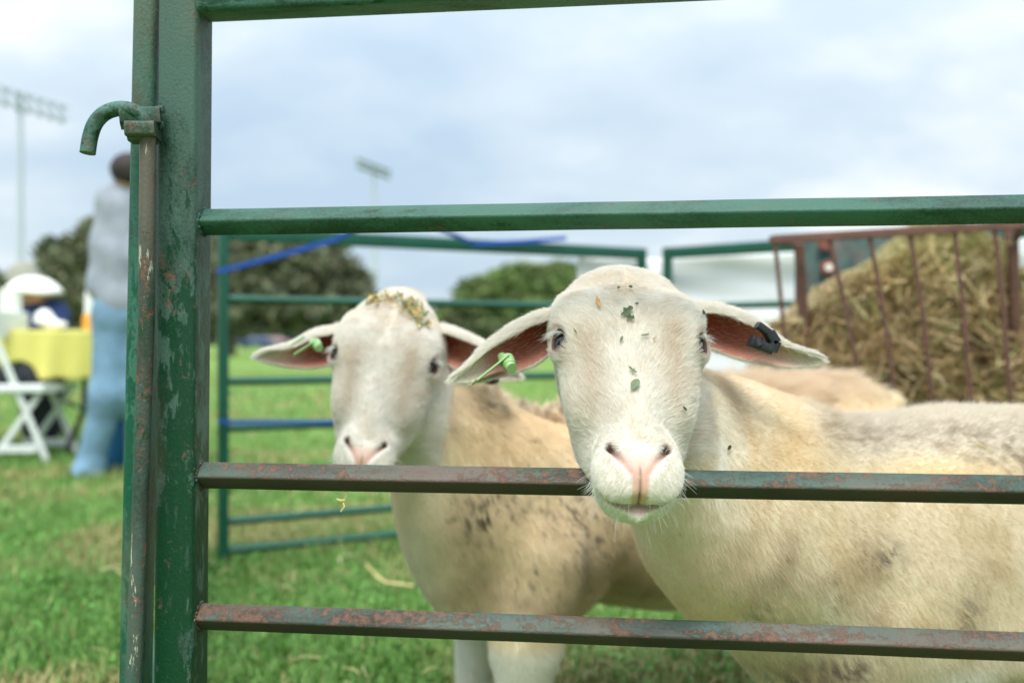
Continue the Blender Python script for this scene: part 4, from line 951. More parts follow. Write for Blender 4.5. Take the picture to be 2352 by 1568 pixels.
# ------------------------------------------------------------------ hay rack
M_RUST = plain('rack_rust', (.13, .062, .045), .8, .5, 25); M_RACK = metal_paint('rack_sheet', rust=.45, grey=.85, seed=6.6, greyc=(.018, .060, .052), base=(.004, .04, .03))
def rack():
    FD = 2.42; r = empty('hay_rack', P(1830, 786, FD) * [1, 1, 0], 'rusty barred hay rack with a green back sheet behind the near sheep', 'hay rack')
    A = P(1775, 550, FD); B = P(2345, 516, FD * .955)
    mb = MB(); mb.beam(A, B, .020, .020, rad=.1); mb.beam(A, P(1840, 560, FD + .36), .018); mb.beam(B, P(2325, 566, FD + .30), .018); mb.build('top_rim', M_RUST, r)
    bars = [(1780, 1806), (1905, 1976), (1998, 2052), (2090, 2138), (2192, 2226), (2284, 2318)]
    for x0, x1 in bars:
        t = (x0 - 1775) / 570; y0 = 550 - 34 * t + 4; D0 = FD * (1 - .045 * t); mb = MB(); c1 = P(x1, 880, D0 + .015); c0 = P(x0, y0, D0)
        mb.tube([c0, (c0 + c1) / 2 + [.004, 0, 0], c1, c1 + (c1 - c0) * .25], .0056, 10); mb.build('bar', M_RUST, r, smooth=True, angle=60)
    for x, w_ in ((1835, .026), (2327, .022)):
        mb = MB(); c = P(x, 560, FD + .05); e = P(x + (18 if x < 2000 else 4), 860, FD + .10); mb.beam([e[0], e[1], .0], e, w_, .02); mb.beam(e, c, w_, .02, rad=.1); mb.build('post', M_RUST, r)
    a = P(1838, 540, FD + .34); b = P(2318, 520, FD + .30); mb = MB(); zb = .45
    V = []; n = 24
    for i in range(n + 1):
        p = a + (b - a) * i / n
        for z in (p[2], (p[2] + zb) / 2, zb): V.append([p[0], p[1] + .006 * math.sin(i * 1.1), z])
    F = [(i * 3 + j, i * 3 + j + 1, i * 3 + j + 4, i * 3 + j + 3) for i in range(n) for j in (0, 1)]
    o = mesh('back_sheet', V, F, M_RACK, r); md = o.modifiers.new('thickness', 'SOLIDIFY'); md.thickness = .003
    for e_ in (a, b): mb = MB(); mb.beam(e_ + [0, .01, 0], [e_[0], e_[1] + .01, 0], .02); mb.build('leg', M_RUST, r)
    mw = plain('washer_white', (.7, .68, .62), .5); mr = plain('rust_ring', (.20, .07, .05), .8, .4, 90)
    for x, y in ((1903, 614), (2232, 540), (1897, 556)):
        c = P(x, y, FD + .31); mb = MB(); mb.tube([c, c + [0, .012, 0]], .022, 9); o = mb.build('rusty_plate', mr, r); mb = MB()
        if y != 556: mb.tube([c - [0, .006, 0], c], .011, 16); mb.build('washer', mw, r)
    mb = MB(); mb.beam([A[0] + .05, A[1] + .14, .40], [B[0] - .02, B[1] + .14, .40], .26, .02); mb.build('tray', M_RUST, r)
    # hay
    hx = lambda X, Y: (1693 + X * .396, 414 + Y * .396)
    prof = np.array([hx(300, 930), hx(330, 880), hx(450, 780), hx(560, 690), hx(650, 640), hx(800, 575), hx(900, 520), hx(980, 420), hx(1060, 340), hx(1120, 288), hx(1190, 285), hx(1290, 330), hx(1450, 400), hx(1560, 480), hx(1610, 600), hx(1625, 760), hx(1630, 900)])
    M = attr_mat('hay_straw', .7, .2, translucent=.2)
    zt = lambda x: EYE - (np.interp(CX + x / (FD + .16) * FPX, prof[:, 0], prof[:, 1]) - CY) / FPX * (FD + .16)
    x0, x1 = P(prof[0, 0], 0, FD + .16)[0], P(prof[-1, 0], 0, FD + .16)[0]
    V = []; nx, na = 44, 22
    for i in range(nx + 1):
        x = x0 + (x1 - x0) * i / nx; top = float(zt(x)) - .012; hd = .13 * (1 - .45 * max(0, (top - .75) / .25)) 
        for j in range(na + 1):
            an = math.pi * j / na; yy = FD + .215 - math.cos(an) * hd; zz = .42 + (top - .42) * math.sin(an) ** .55; jt = 1 if 0 < j < na else 0; lump = float(vnoise(np.array([[x, an * .25, 0.]]), 11, 5)[0]) - .5; zz += lump * .07 * jt; yy -= lump * .08
            V.append([x + random.gauss(0, .004), yy + random.gauss(0, .006), zz + random.gauss(0, .006) * jt])
    F = [(i * (na + 1) + j, (i + 1) * (na + 1) + j, (i + 1) * (na + 1) + j + 1, i * (na + 1) + j + 1) for i in range(nx) for j in range(na)]
    V = np.array(V); n0 = len(V); ca = np.tile(np.array([.07, .05, .02]), (n0, 1)); F = [f for f in F]; tri = []  # dark core colour puts shade into the gaps between straws
    for f in F: tri += [(f[0], f[1], f[2]), (f[0], f[2], f[3])]
    n = 26000; k = rng.integers(0, n0, n); c = V[k] + rng.normal(size=(n, 3)) * [.018, .018, .018]
    c[:, 1] -= .014
    ln = .06 + .16 * rng.random(n); d = rng.normal(size=(n, 3)) * [1, .45, .62] + [.25, 0, -.2]; d /= np.linalg.norm(d, axis=1)[:, None]; b_ = rng.normal(size=(n, 3)) * [.25, .2, .3]
    s = np.cross(d, rng.normal(size=(n, 3))); s /= np.linalg.norm(s, axis=1)[:, None]; s *= (.0008 + .0018 * rng.random(n))[:, None]
    rows = []
    for t in (-.5, -.17, .17, .5): q_ = c + d * (ln * t)[:, None] + (b_ * (ln * (t * t) * 1.6)[:, None]); rows += [q_ - s, q_ + s]
    vs = np.stack(rows, 1); vs[:, :, 2] = np.minimum(vs[:, :, 2], zt(vs[:, :, 0]) + .045); sv = vs.reshape(-1, 3); o = n0 + np.arange(n) * 8
    ft = []
    for a_ in (0, 2, 4): ft += [np.stack([o + a_, o + a_ + 1, o + a_ + 3], 1), np.stack([o + a_, o + a_ + 3, o + a_ + 2], 1)]
    pal = np.array([[.72, .54, .30], [.58, .41, .22], [.80, .66, .42], [.36, .25, .13], [.40, .42, .16], [.27, .20, .08], [.48, .46, .22]])
    cc = pal[rng.choice(7, n, p=[.24, .2, .14, .16, .08, .12, .06])] * (.6 + .6 * rng.random((n, 1))) * (.3 + 1.5 * fbm(c, 20, 3, 12))[:, None]
    hgt = sstep(.80, .95, c[:, 2]); cc = mixc(cc, [.40, .41, .16], hgt * .5)
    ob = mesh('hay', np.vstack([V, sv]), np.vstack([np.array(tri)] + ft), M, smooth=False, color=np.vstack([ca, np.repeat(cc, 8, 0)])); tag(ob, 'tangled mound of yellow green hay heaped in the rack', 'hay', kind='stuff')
rack()

# loose straws
mb = MB(); straw(mb, [P(794, 1122, 1.0), P(796, 1138, 1.0), P(788, 1152, 1.0), P(791, 1163, .998), P(783, 1174, 1.0)], .0009); straw(mb, [P(774, 1146, 1.0), P(782, 1149, .998), P(792, 1149, 1.0)], .0014)
straw(mb, [P(794, 1122, 1.0), P(792, 1105, 1.012), P(790, 1094, 1.03)], .0008); tag(mb.build('straw_wisp', M_STRAW), 'pale wisp of straw dangling from the middle rail below the second sheep', 'straw')
mb = MB(); straw(mb, [P(840, 1305, 2.70) * [1, 1, 0] + [0, 0, .10], P(862, 1322, 2.70) * [1, 1, 0] + [0, 0, .07], P(885, 1332, 2.68) * [1, 1, 0] + [0, 0, .055], P(950, 1334, 2.66) * [1, 1, 0] + [0, 0, .05]], .0038); tag(mb.build('straw_piece', M_STRAW), 'long bent straw lying on the grass by the second sheep\'s chest', 'straw')

def litter():
    M = attr_mat('ground_straw', .8, .15); V = []; F = []; Cc = []; o = 0
    for i in range(260):
        y = 1.9 + 2.6 * random.random() ** 1.3; x = random.uniform(-.75, .9) * y * .55; an = random.uniform(0, math.pi); ln = random.uniform(.02, .11); mb = MB(); d = np.array([math.cos(an), math.sin(an), random.uniform(-.1, .1)]); c = np.array([x, y, random.uniform(.02, .05)])
        if x < -.42 * y: continue
        mb.tube([c - d * ln / 2, c + [0, 0, .006], c + d * ln / 2 + rng.normal(size=3) * .006], random.uniform(.0008, .0018), 4); v = mb.v[0]; V.append(v); F += [tuple(j + o for j in f) for f in mb.f]; o += len(v)
        Cc.append(np.tile(np.array(random.choice(((.62, .52, .27), (.50, .40, .20), (.40, .40, .20), (.70, .62, .38)))), (len(v), 1)))
    tag(mesh('straw_litter', np.vstack(V), F, M, color=np.vstack(Cc)), 'thin scatter of straw trodden into the grass of the pen', 'straw', kind='stuff')
litter()

# ------------------------------------------------------------------ people, table, chair on the left
M_SWEAT = plain('grey_sweater', (.28, .31, .36), .95, .35, 13, bump=.004); M_JEAN = plain('light_blue_jeans', (.16, .28, .40), .9, .45, 11, bump=.004); M_FLESH = plain('skin_tone', (.55, .30, .20), .6, .06); M_DHAIR = plain('dark_hair', (.03, .022, .02), .8, .3, 80)  # jeans: strong tone noise paints in the shading of folds
def sdf_obj(name, prims, mat, parent, step=.012, pad=.05, amp=.006):
    pts = np.array([p for pr in prims for p in (pr[0], pr[1])]); lo = pts.min(0) - .22; hi = pts.max(0) + .22
    F = Field(*[np.arange(lo[i], hi[i], step) for i in range(3)])
    for pr in prims: F.cone(pr[0], pr[1], pr[2], pr[3], pr[4] if len(pr) > 4 else (.03 if step < .012 else .07))
    v, q_ = F.polygonize(); v = relax(v, q_, 2 if step < .012 else 5, .5); n = vnormals(v, q_); v = v + n * ((fbm(v, 16, 3, 3) - .5) * amp)[:, None]
    return mesh(name, v, q_, mat, parent)
def man():
    D = 5.15; r = empty('person', P(240, 786, D) * [1, 1, 0], 'person in grey sweater and pale blue jeans, back turned, beside the yellow table', 'person')
    W = lambda x, y, dy=0: P(x, y, D + dy)
    hipL, hipR = W(262, 735), W(330, 735, .05); kneeL, kneeR = W(246, 905, -.03), W(322, 905, .05); ankL, ankR = W(212, 1068, .02), W(318, 1062, .12)
    sh = W(258, 452); shR = W(352, 450, .05); nk = W(302, 432, .03); hd = W(300, 402, -.02); el = W(231, 655, -.03); ha = W(290, 740, .17)
    body = [(hipL, kneeL, .075, .055), (kneeL, ankL, .05, .04), (hipR, kneeR, .075, .055), (kneeR, ankR, .05, .04), (W(304, 490, .02), W(302, 720, .02), .07, .08), (W(275, 462), W(335, 462, .05), .045, .045), (nk, hd, .060, .062), (hd, W(300, 396, .03), .085, .088, .02), (W(306, 425, .08), W(306, 400, .06), .045, .05, .02),
            (sh, el, .036, .030), (el, ha, .028, .022), (shR, W(366, 650), .045, .036), (W(366, 650), W(335, 740, .18), .034, .026)]
    for h, sg in ((ha, 1), (W(335, 740, .18), -1)):
        body.append((h, h + [.02 * sg, -.03, -.04], .026, .024, .01))
        for k in range(4): a = h + np.array([.012 * sg + (k - 1.5) * .012, -.04, -.055]); body.append((a, a + [0, -.012, -.045 + abs(k - 1.3) * .008], .0085, .007, .004))
        body.append((h + [.02 * sg, -.03, -.02], h + [.045 * sg, -.045, -.05], .010, .008, .005))
    sdf_obj('body', body, M_FLESH, r, .009, amp=.001)
    jeans = [(W(262, 745), kneeL, .104, .078), (kneeL, W(206, 1075, .0), .077, .068), (W(206, 1078), W(185, 1088, -.05), .062, .045), (W(328, 745, .05), kneeR, .104, .078), (kneeR, W(318, 1075, .12), .077, .066), (W(268, 715), W(328, 715, .03), .125, .125, .05)]
    sdf_obj('jeans', jeans, M_JEAN, r, .013, amp=.010)
    sw = [(W(276, 478), W(335, 478, .04), .11, .11, .05), (W(284, 520), W(282, 690), .112, .115, .04), (W(286, 590), W(332, 590, .03), .122, .122, .04), (W(282, 692), W(332, 692, .03), .122, .122, .04), (W(258, 460), W(352, 458, .05), .075, .075, .04), (sh, W(234, 560, -.03), .072, .060, .03), (W(234, 560, -.03), el, .060, .056, .03), (el, W(278, 722, .12), .060, .046), (shR, W(366, 650), .075, .06), (W(366, 650), W(338, 728, .15), .058, .045), (W(298, 440, .02), W(300, 432, .02), .066, .062)]
    sdf_obj('sweater', sw, M_SWEAT, r, .013, amp=.010)
    mb = MB(); mb.ball(hd + [.0, -.010, .026], (.097, .105, .088), 24, 16, .02); mb.ball(hd + [.01, -.030, .000], (.084, .078, .060), 20, 14, .02); mb.build('hair', M_DHAIR, r, smooth=True)
    mb = MB()
    for a, dx in ((W(212, 1068, .02), -.05), (ankR, 0)): mb.tube([[a[0] + .03, a[1] - .08, .04], [a[0] - .01 + dx * .2, a[1], .05], [a[0] + dx, a[1] + .16, .03]], [.04, .048, .032], 14)
    mb.build('shoe', plain('dark_shoe', (.10, .10, .12), .6), r, smooth=True)
man()
def sitter():
    D = 6.9; r = empty('person', P(85, 786, D) * [1, 1, 0], 'person in a navy top and broad white sun hat bent over behind the yellow table', 'person'); W = lambda x, y, dy=0: P(x, y, D + dy)
    body = [(W(88, 690), W(82, 668), .06, .075), (W(60, 720), W(125, 720), .07, .07), (W(92, 730), W(95, 860), .14, .15), (W(60, 725), W(52, 800, -.1), .045, .04), (W(52, 800, -.1), W(90, 765, -.3), .036, .03), (W(128, 722), W(142, 775, -.15), .045, .036), (W(142, 775, -.15), W(118, 758, -.38), .034, .026),
            (W(75, 870), W(70, 890, -.42), .085, .07), (W(115, 870), W(120, 890, -.42), .085, .07), (W(70, 890, -.42), P(70, 1010, D - .45), .06, .04), (W(120, 890, -.42), P(120, 1010, D - .45), .06, .04), (W(84, 682, -.06), W(84, 675, -.08), .035, .04, .02)]
    for k in range(4): a = W(112, 756, -.42) + np.array([k * .014 - .02, 0, 0]); body.append((a, a + [0, -.05, -.012], .009, .007, .004))
    sdf_obj('body', body, M_FLESH, r, .013, amp=.001)
    sdf_obj('shirt', [(W(62, 722), W(122, 722), .10, .10, .05), (W(92, 740), W(95, 850), .165, .165, .05), (W(60, 725), W(52, 795, -.1), .068, .06), (W(130, 722), W(142, 772, -.14), .068, .058)], plain('navy_cloth', (.008, .028, .10), .9, .2, 20), r, .014, amp=.015)
    sdf_obj('trousers', [(W(78, 872), W(68, 892, -.44), .10, .085), (W(115, 872), W(120, 892, -.44), .10, .085), (W(68, 892, -.44), P(70, 990, D - .46), .07, .055), (W(120, 892, -.44), P(120, 990, D - .46), .07, .055)], plain('dark_trousers', (.02, .025, .04), .9), r, .015)
    c = W(75, 662, -.05); V = []; nr, na = 14, 48
    for i in range(nr + 1):
        t = i / nr; rr = .185 * t; z = .062 * math.cos(t * math.pi / 2) ** .8 - .045 * t ** 3
        for j in range(na): a = 2 * math.pi * j / na; V.append([c[0] + rr * math.cos(a), c[1] + rr * math.sin(a) * .95, c[2] + z + .008 * math.sin(a * 3 + 1) * t])
    F = [(i * na + j, i * na + (j + 1) % na, (i + 1) * na + (j + 1) % na, (i + 1) * na + j) for i in range(nr) for j in range(na)]
    o = mesh('sun_hat', V, F, plain('white_hat_cloth', (.82, .82, .76), .9, .05), r); md = o.modifiers.new('t', 'SOLIDIFY'); md.thickness = .02; o['label'] = 'broad white sun hat brim'
    mb = MB(); cc = W(60, 628, .10); mb.tube([cc + [-.01, 0, -.06], cc + [-.005, 0, .02], cc + [.02, 0, .065], cc + [.03, 0, .08]], [.125, .105, .055, .01], 24); k = mb.build('hat_crown', plain('tan_hat_cloth', (.27, .27, .22), .9, .1), r, smooth=True)
sitter()
def far_table():
    r = empty('folding_table', P(120, 786, 6.1) * [1, 1, 0], 'folding table on black legs under the yellow cloth', 'table'); T = .772
    D0 = 5.95; a = P(240, 0, D0); xr = a[0]; xl = xr - 1.75; y0, y1 = D0, D0 + .62; mk = plain('black_steel', (.012, .014, .013), .5)
    mb = MB(); mb.beam([(xl + xr) / 2, y0 + .01, T - .02], [(xl + xr) / 2, y1 - .01, T - .02], 1.72, .03, side=(1, 0, 0), rad=.2); mb.build('table_top', plain('table_white', (.7, .7, .68), .5), r)
    for (p_, k_) in (([P(194, 850, 6.0), P(192, 945, 6.0), P(148, 1043, 6.02)], 0), ([P(112, 860, 6.45), P(120, 905, 6.45), P(155, 1012, 6.5)], 0), ([[xl + .2, 6.1, T - .04], [xl + .22, 6.1, .4], [xl + .3, 6.1, .02]], 0), ([[xl + .2, 6.45, T - .04], [xl + .22, 6.45, .4], [xl + .1, 6.45, .02]], 0)):
        mb = MB(); mb.tube(p_, .017, 10); mb.build('leg', mk, r, smooth=True)
    mb = MB(); mb.beam(P(190, 940, 6.0), P(122, 905, 6.45), .02); mb.build('brace', mk, r)
    # cloth: a top sheet and a hanging skirt whose hem dips
    V = []; F = []; per = [];
    nxx = 90
    for i in range(nxx + 1): t = i / nxx; per.append(np.array([xl - .02 + (xr - xl + .04) * t, y0 - .02]))
    for i in range(1, 31): per.append(np.array([xr + .02, y0 - .02 + (y1 - y0 + .04) * i / 30]))
    for i in range(1, nxx + 1): per.append(np.array([xr + .02 - (xr - xl + .04) * i / nxx, y1 + .02]))
    n = len(per); m = 16; hem_px = np.array([(-400, 850), (0, 836), (50, 826), (72, 838), (95, 872), (130, 866), (165, 872), (200, 868), (232, 868)])
    for i, p_ in enumerate(per):
        px = CX + p_[0] / p_[1] * FPX; hz = EYE - (np.interp(px, hem_px[:, 0], hem_px[:, 1]) - CY) / FPX * p_[1] if i <= nxx else (.47 if i <= nxx + 30 else .50)
        nrm_ = np.array([0, -1.0]) if i <= nxx else (np.array([1.0, 0]) if i <= nxx + 30 else np.array([0, 1.0]))
        for j in range(m + 1):
            t = j / m; wv = .022 * t * math.sin(i * .55 + 1.2 * math.sin(i * .17)) + .02 * t * math.sin(i * .21); V.append([p_[0] + nrm_[0] * wv, p_[1] + nrm_[1] * wv, T + .004 - (T - hz) * t - .006 * (t > 0)])
    F = [(i * (m + 1) + j, i * (m + 1) + j + 1, (i + 1) * (m + 1) + j + 1, (i + 1) * (m + 1) + j) for i in range(n - 1) for j in range(m)]
    k = len(V); V += [[xl - .02, y0 - .02, T + .004], [xr + .02, y0 - .02, T + .004], [xr + .02, y1 + .02, T + .004], [xl - .02, y1 + .02, T + .004]]; F.append((k, k + 1, k + 2, k + 3))
    o = mesh('tablecloth', V, F, plain('yellow_cloth', (.60, .56, .14), .7, .08, 6)); md = o.modifiers.new('t', 'SOLIDIFY'); md.thickness = .002; tag(o, 'bright yellow cloth draped over the folding table', 'tablecloth')
    mw = plain('white_plastic', (.80, .82, .78), .5, .04)
    mb = MB(); c = P(24, 760, 6.1); mb.beam([c[0], 6.1, T + .006], [c[0], 6.1, T + .24], .105, .09, side=(1, 0, 0), rad=.1); mb.beam([c[0], 6.1, T + .24], [c[0], 6.1, T + .25], .112, .097, side=(1, 0, 0), rad=.1); tag(mb.build('carton', mw), 'tall white carton standing on the yellow cloth', 'carton')
    mb = MB(); c = P(112, 738, 6.15); z0 = T + .006; V0 = [[c[0], 6.15, z0 + .03], [c[0] - .01, 6.15, z0 + .07], [c[0] - .03, 6.15, z0 + .13]]
    mb.tube([[c[0] - .03, 6.15, z0 + .04], [c[0] - .025, 6.15, z0 + .09], [c[0] - .02, 6.15, z0 + .125]], [.062, .055, .02], 18); mb.tube([[c[0] - .01, 6.15, z0 + .05], [c[0] + .07, 6.1, z0 + .028], [c[0] + .14, 6.08, z0 + .03]], [.045, .03, .012], 14)
    tag(mb.build('watering_jug', mw, smooth=True), 'rounded white jug lying open on the yellow cloth', 'jug')
    mo = plain('orange_plastic', (.85, .36, .03), .45); b = empty('squeeze_bottle', [P(206, 0, 6.0)[0], 6.0, z0], 'slim white and orange bottle at the corner of the yellow cloth', 'bottle'); x = P(206, 0, 6.0)[0]
    mb = MB(); mb.tube([[x, 6.0, z0], [x, 6.0, z0 + .07], [x, 6.0, z0 + .095]], [.042, .040, .03], 18); mb.build('bottle_base', mo, b, smooth=True)
    mb = MB(); mb.tube([[x, 6.0, z0 + .094], [x, 6.0, z0 + .20], [x, 6.0, z0 + .24], [x, 6.0, z0 + .27]], [.030, .027, .022, .012], 16); mb.build('bottle_neck', mw, b, smooth=True)
far_table()
def chair():
    D = 5.75; r = empty('folding_chair', P(50, 786, D) * [1, 1, 0], 'white folding chair in front of the yellow table', 'chair'); mw = plain('white_painted_wood', (.66, .70, .68), .5, .06); W = lambda x, y, d=0: P(x, y, D + d)
    for d, s_ in ((0, 1), (.40, 1)):
        k = D / (D + d) ; 
        mb = MB(); a, b = W(-22, 800), W(108, 1057); mb.beam([a[0], D + d, a[2] + .12], [b[0], D + d, .012], .034, .02, side=(1, 0, .5), rad=.2); mb.build('leg', mw, r)
        mb = MB(); a, b = W(86, 905), W(-14, 1040); mb.beam([a[0], D + d + .024, a[2]], [b[0] - .02, D + d + .024, .012], .034, .02, side=(1, 0, .5), rad=.2); mb.build('leg', mw, r)
        mb = MB(); a, b = W(-20, 1030), W(88, 1030); mb.beam([a[0], D + d - .02, a[2]], [b[0], D + d - .02, b[2]], .022, .044, side=(0, 1, 0), rad=.2); mb.build('stretcher', mw, r)
    a, b = W(-60, 893), W(104, 893); mb = MB(); mb.beam([a[0], D + .2, a[2]], [b[0], D + .2, b[2]], .46, .045, side=(0, 1, 0), rad=.3); mb.build('seat', mw, r)
    t = W(-22, 800); mb = MB(); mb.beam([t[0] + .0, D - .02, t[2] + .14], [t[0], D + .42, t[2] + .14], .03, .16, side=(1, 0, 0), rad=.2); mb.build('backrest', mw, r)
    sdf = [(W(15, 868, .2), W(60, 866, .2), .065, .07, .04), (W(52, 842, .2), W(88, 876, .2), .045, .045, .03), (W(-20, 870, .15), W(20, 872, .25), .06, .05, .03)]
    o = sdf_obj('jacket', sdf, plain('black_cloth', (.010, .014, .018), .85, .3, 30), None, .012, amp=.03); tag(o, 'crumpled black jacket dropped on the white folding chair', 'jacket')
chair()
def crate():
    r = empty('storage_crate', P(285, 786, 5.45) * [1, 1, 0], 'blue plastic storage crate with teal lid behind the jeans', 'crate'); c = P(300, 0, 5.5); mb = MB(); mb.beam([c[0] + .06, 5.5, .0], [c[0] + .06, 5.5, .30], .42, .34, side=(1, 0, 0), rad=.1)
    mb.beam([c[0] + .06, 5.5, .295], [c[0] + .06, 5.5, .325], .45, .37, side=(1, 0, 0), rad=.1); mb.build('tub', plain('blue_plastic', (.005, .10, .20), .45, .1), r); mb = MB(); mb.beam([c[0] + .06, 5.5, .33], [c[0] + .06, 5.5, .40], .43, .35, side=(1, 0, 0), rad=.25); mb.build('lid', plain('teal_plastic', (.01, .22, .30), .45, .1), r)
crate()

# ------------------------------------------------------------------ trees, poles, cars
M_FOL = attr_mat('foliage', .75, .15, translucent=.2); M_BARK = plain('bark', (.13, .11, .085), .95, .3, 3, bump=.05)
def tree(label, px, D, blobs, base_h, col, n, trunk=None, seed=0, group='dark trees at the edge of the field'):
    """blobs: (px, py, rx px, ry px) lobes of the crown"""
    g = np.random.default_rng(seed); k = D / FPX; bx = (px - CX) * k
    r = empty('broadleaf_tree', (bx, D, 0), label, 'tree', group)
    pts = []; area = [b[2] * b[3] for b in blobs]
    for b, a_ in zip(blobs, area):
        c = P(b[0], b[1], D); m = int(n * a_ / sum(area)); nc = max(6, int(m / 55))
        u = g.normal(size=(nc, 3)); u /= np.linalg.norm(u, axis=1)[:, None]; u *= (.45 + .6 * g.random((nc, 1)) ** .6)
        cl = c + u * [b[2] * k, max(b[2], b[3]) * k * .8, b[3] * k]; sh = .6 + .8 * g.random(nc); w_ = g.integers(0, nc, m)
        p = cl[w_] + g.normal(size=(m, 3)) * min(b[2], b[3]) * k * .13 * [1.2, 1.2, .8]; pts.append((p, sh[w_]))
    p = np.vstack([a[0] for a in pts]); sh = np.concatenate([a[1] for a in pts]); keep = p[:, 2] > base_h; p = p[keep]; sh = sh[keep]; m = len(p)
    s = .12 + .16 * g.random(m); a = g.normal(size=(m, 3)); a /= np.linalg.norm(a, axis=1)[:, None]; b = np.cross(a, g.normal(size=(m, 3))); b /= np.linalg.norm(b, axis=1)[:, None]; s = s[:, None]
    v = np.stack([p - a * s, p + b * s * .55, p + a * s, p - b * s * .55], 1).reshape(-1, 3); o = np.arange(m) * 4
    f = np.concatenate([np.stack([o, o + 1, o + 2], 1), np.stack([o, o + 2, o + 3], 1)]); c = np.array(col)[None] * (sh[:, None] * (.6 + .8 * g.random((m, 1)))); c[:, 0] *= 1 + .3 * (g.random(m) - .3)
    mesh('crown', v, f, M_FOL, r, smooth=False, color=np.repeat(np.clip(c, .003, .9), 4, 0))
    tx = trunk or [px]
    for t in tx:
        mb = MB()
        x = (t - CX) * k; mb.tube([[x, D, -.05], [x + .05, D, .8], [x - .1, D, base_h + .6], [x + .2, D + .2, base_h + 1.8]], [.42, .30, .25, .15], 12)
        for q_ in range(5): an = g.random() * 6.28; mb.tube([[x - .08, D, base_h + .3], [x + math.cos(an) * 1.2, D + math.sin(an) * 1.2, base_h + 1.3], [x + math.cos(an) * 2.3, D + math.sin(an) * 2.3, base_h + 2.4]], [.17, .10, .04], 8)
        mb.build('trunk', M_BARK, r, smooth=True)
dk = (.17, .20, .115); md_ = (.17, .25, .09)
tree('dark green tree behind the person, tallest beside the grey sweater', 205, 52, [(200, 600, 75, 55), (225, 560, 40, 60), (160, 650, 75, 60), (260, 680, 90, 80), (250, 610, 60, 60)], 1.2, dk, 26000, [215], 1)
tree('dark tree behind the broad white sun hat', 120, 54, [(128, 610, 42, 60), (150, 590, 36, 40), (120, 690, 70, 60), (60, 690, 70, 50)], .9, (.10, .13, .07), 22000, [110], 2)
tree('low dark tree at the far left past the hat', -10, 60, [(-10, 690, 70, 62), (-80, 670, 70, 70)], .8, dk, 14000, None, 3)
tree('big dark tree behind the back corner of the pen, pale trunk showing', 540, 50, [(600, 590, 130, 62), (530, 620, 90, 90), (700, 610, 95, 72), (760, 650, 75, 60), (600, 690, 140, 70), (810, 690, 55, 60), (740, 720, 110, 50), (450, 660, 110, 90)], 1.35, (.18, .205, .13), 60000, [525, 700], 4)
tree('lower edge tree filling the gap under the sloping crown', 850, 56, [(840, 730, 60, 50), (900, 748, 60, 40), (870, 770, 90, 30)], .4, (.12, .15, .08), 18000, None, 5)
tree('rounded mid green tree between the two sheep heads', 1180, 62, [(1130, 690, 90, 52), (1190, 660, 80, 48), (1250, 665, 80, 52), (1090, 730, 90, 45), (1200, 730, 130, 50), (1290, 650, 60, 45), (1330, 680, 90, 60)], 1.0, md_, 48000, [1200], 6)
tree('small dark tree low behind the second sheep\'s crown', 985, 66, [(960, 762, 80, 32), (1020, 752, 60, 36)], .4, (.11, .16, .07), 14000, None, 7)
tree('dark tree showing below the rail near the lime ear tag', 1110, 60, [(1100, 775, 80, 34)], .2, (.10, .14, .06), 9000, None, 8)
M_STEEL = plain('pole_grey_steel', (.44, .50, .55), .5, .06, .3)
def pole(label, px, ytop, D, rows, half, w_, skew):
    r = empty('floodlight_pole', P(px, 786, D) * [1, 1, 0], label, 'light pole', 'stadium floodlight poles'); k = D / FPX; top = P(px, ytop, D); x = top[0]
    mb = MB(); mb.tube([[x, D, 0], [x, D, top[2]]], [w_, w_ * .6], 12); mb.build('mast', M_STEEL, r, smooth=True)
    for i in range(rows):
        z = top[2] - i * (52 / rows) * k * (half / 55) * 1.0; mb = MB(); a = np.array([x - half * k, D - skew, z + .3 * skew * .1]); b = np.array([x + half * k, D + skew, z - .6 * skew * .1]); mb.beam(a, b, .11); mb.build('crossarm', M_STEEL, r)
        for j in range(9):
            c = a + (b - a) * (j + .5) / 9; mb = MB(); mb.tube([c + [0, -.05, -.05], c + [0, -.35, -.22], c + [0, -.5, -.3]], [.09, .20, .24], 10); mb.build('floodlight', plain_lamp, r, smooth=True)
plain_lamp = plain('floodlight_grey', (.30, .34, .37), .4, .05)
pole('stadium floodlight pole at the far left, its lamp rows close', 47, 212, 75, 2, 58, .28, 4)
pole('distant stadium floodlight pole over the second sheep', 860, 376, 108, 2, 30, .33, 3)
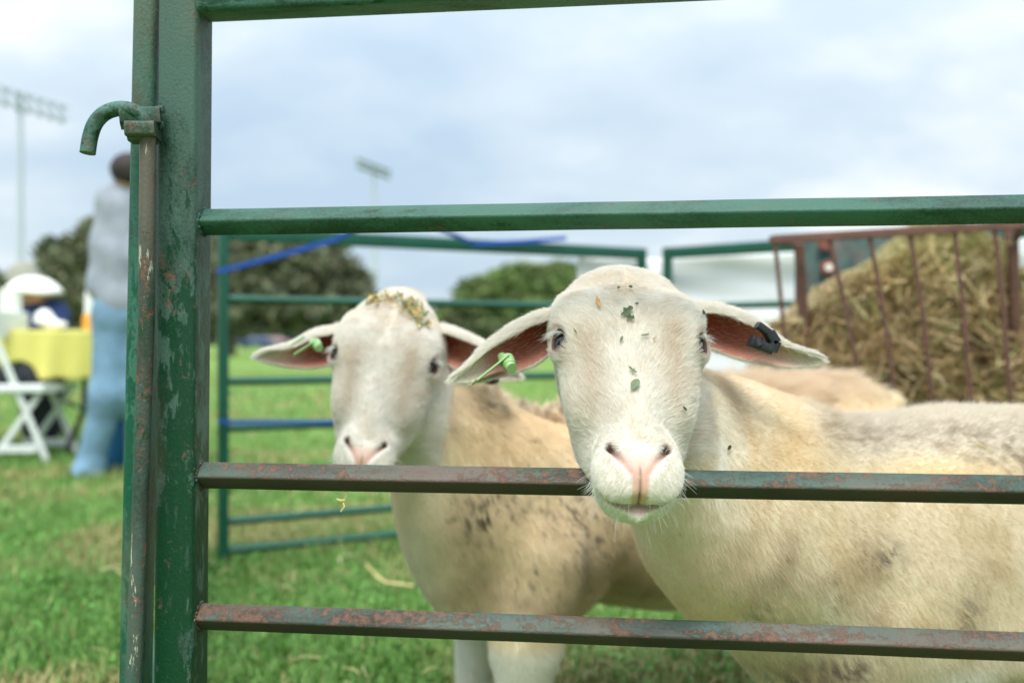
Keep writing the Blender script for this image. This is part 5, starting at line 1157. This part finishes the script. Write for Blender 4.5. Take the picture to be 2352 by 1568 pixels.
def car(px, D, col, label):
    r = empty('parked_car', P(px, 786, D) * [1, 1, 0], label, 'car'); x, y = P(px, 0, D)[:2]; m = plain('car_paint', col, .25, .03, 1)
    prof = [(-2.1, .35), (-2.15, .75), (-1.9, .92), (-1.15, 1.0), (-.55, 1.42), (.75, 1.45), (1.45, 1.02), (2.05, .90), (2.15, .6), (2.1, .35)]; V = []; n = len(prof)
    for s_, ins in ((-.85, 0), (.85, 0)):
        for a, z in prof: V.append([x + a, y + s_ * (.8 if z > 1.1 else 1), z])
    F = [tuple(range(n))[::-1], tuple(range(n, 2 * n))] + [(i, (i + 1) % n, n + (i + 1) % n, n + i) for i in range(n)]
    mesh('car_body', V, F, m, r, smooth=False)
    mb = MB(); 
    for s_ in (-1, 1): mb.beam([x - .75, y + s_ * .74, 1.2], [x + .95, y + s_ * .74, 1.2], .03, .30, side=(0, 1, 0))
    mb.build('window', plain('car_glass', (.02, .025, .03), .1), r)
    for a in (-1.3, 1.3):
        for s_ in (-1, 1): mb = MB(); mb.tube([[x + a, y + s_ * .86, .33], [x + a, y + s_ * .70, .33]], .33, 18); mb.build('wheel', plain('tyre', (.02, .02, .02), .8), r, smooth=True)
def far_wood():
    g = np.random.default_rng(5); n = 26000; x = g.uniform(-190, 190, n); y = 170 + 10 * g.random(n); top = 3.2 + 2.4 * fbm(np.stack([x, y * 0, y * 0], 1), .09, 3, 4); z = top * g.random(n) ** .7
    p = np.stack([x, y, z], 1); a = g.normal(size=(n, 3)); a /= np.linalg.norm(a, axis=1)[:, None]; b = np.cross(a, g.normal(size=(n, 3))); b /= np.linalg.norm(b, axis=1)[:, None]; s = .45 + .4 * g.random((n, 1))
    v = np.stack([p - a * s, p + b * s * .6, p + a * s, p - b * s * .6], 1).reshape(-1, 3); o = np.arange(n) * 4; f = np.concatenate([np.stack([o, o + 1, o + 2], 1), np.stack([o, o + 2, o + 3], 1)])
    tag(mesh('far_hedgerow', v, f, M_FOL, smooth=False, color=np.repeat(np.array([[.10, .13, .07]]) * (.6 + .8 * g.random((n, 1))), 4, 0)), 'low dark hedgerow along the far side of the field', 'hedge', kind='stuff')
far_wood()
car(590, 120, (.03, .06, .15), 'small blue car parked under the far trees'); car(628, 128, (.30, .18, .20), 'reddish car parked past the blue one')
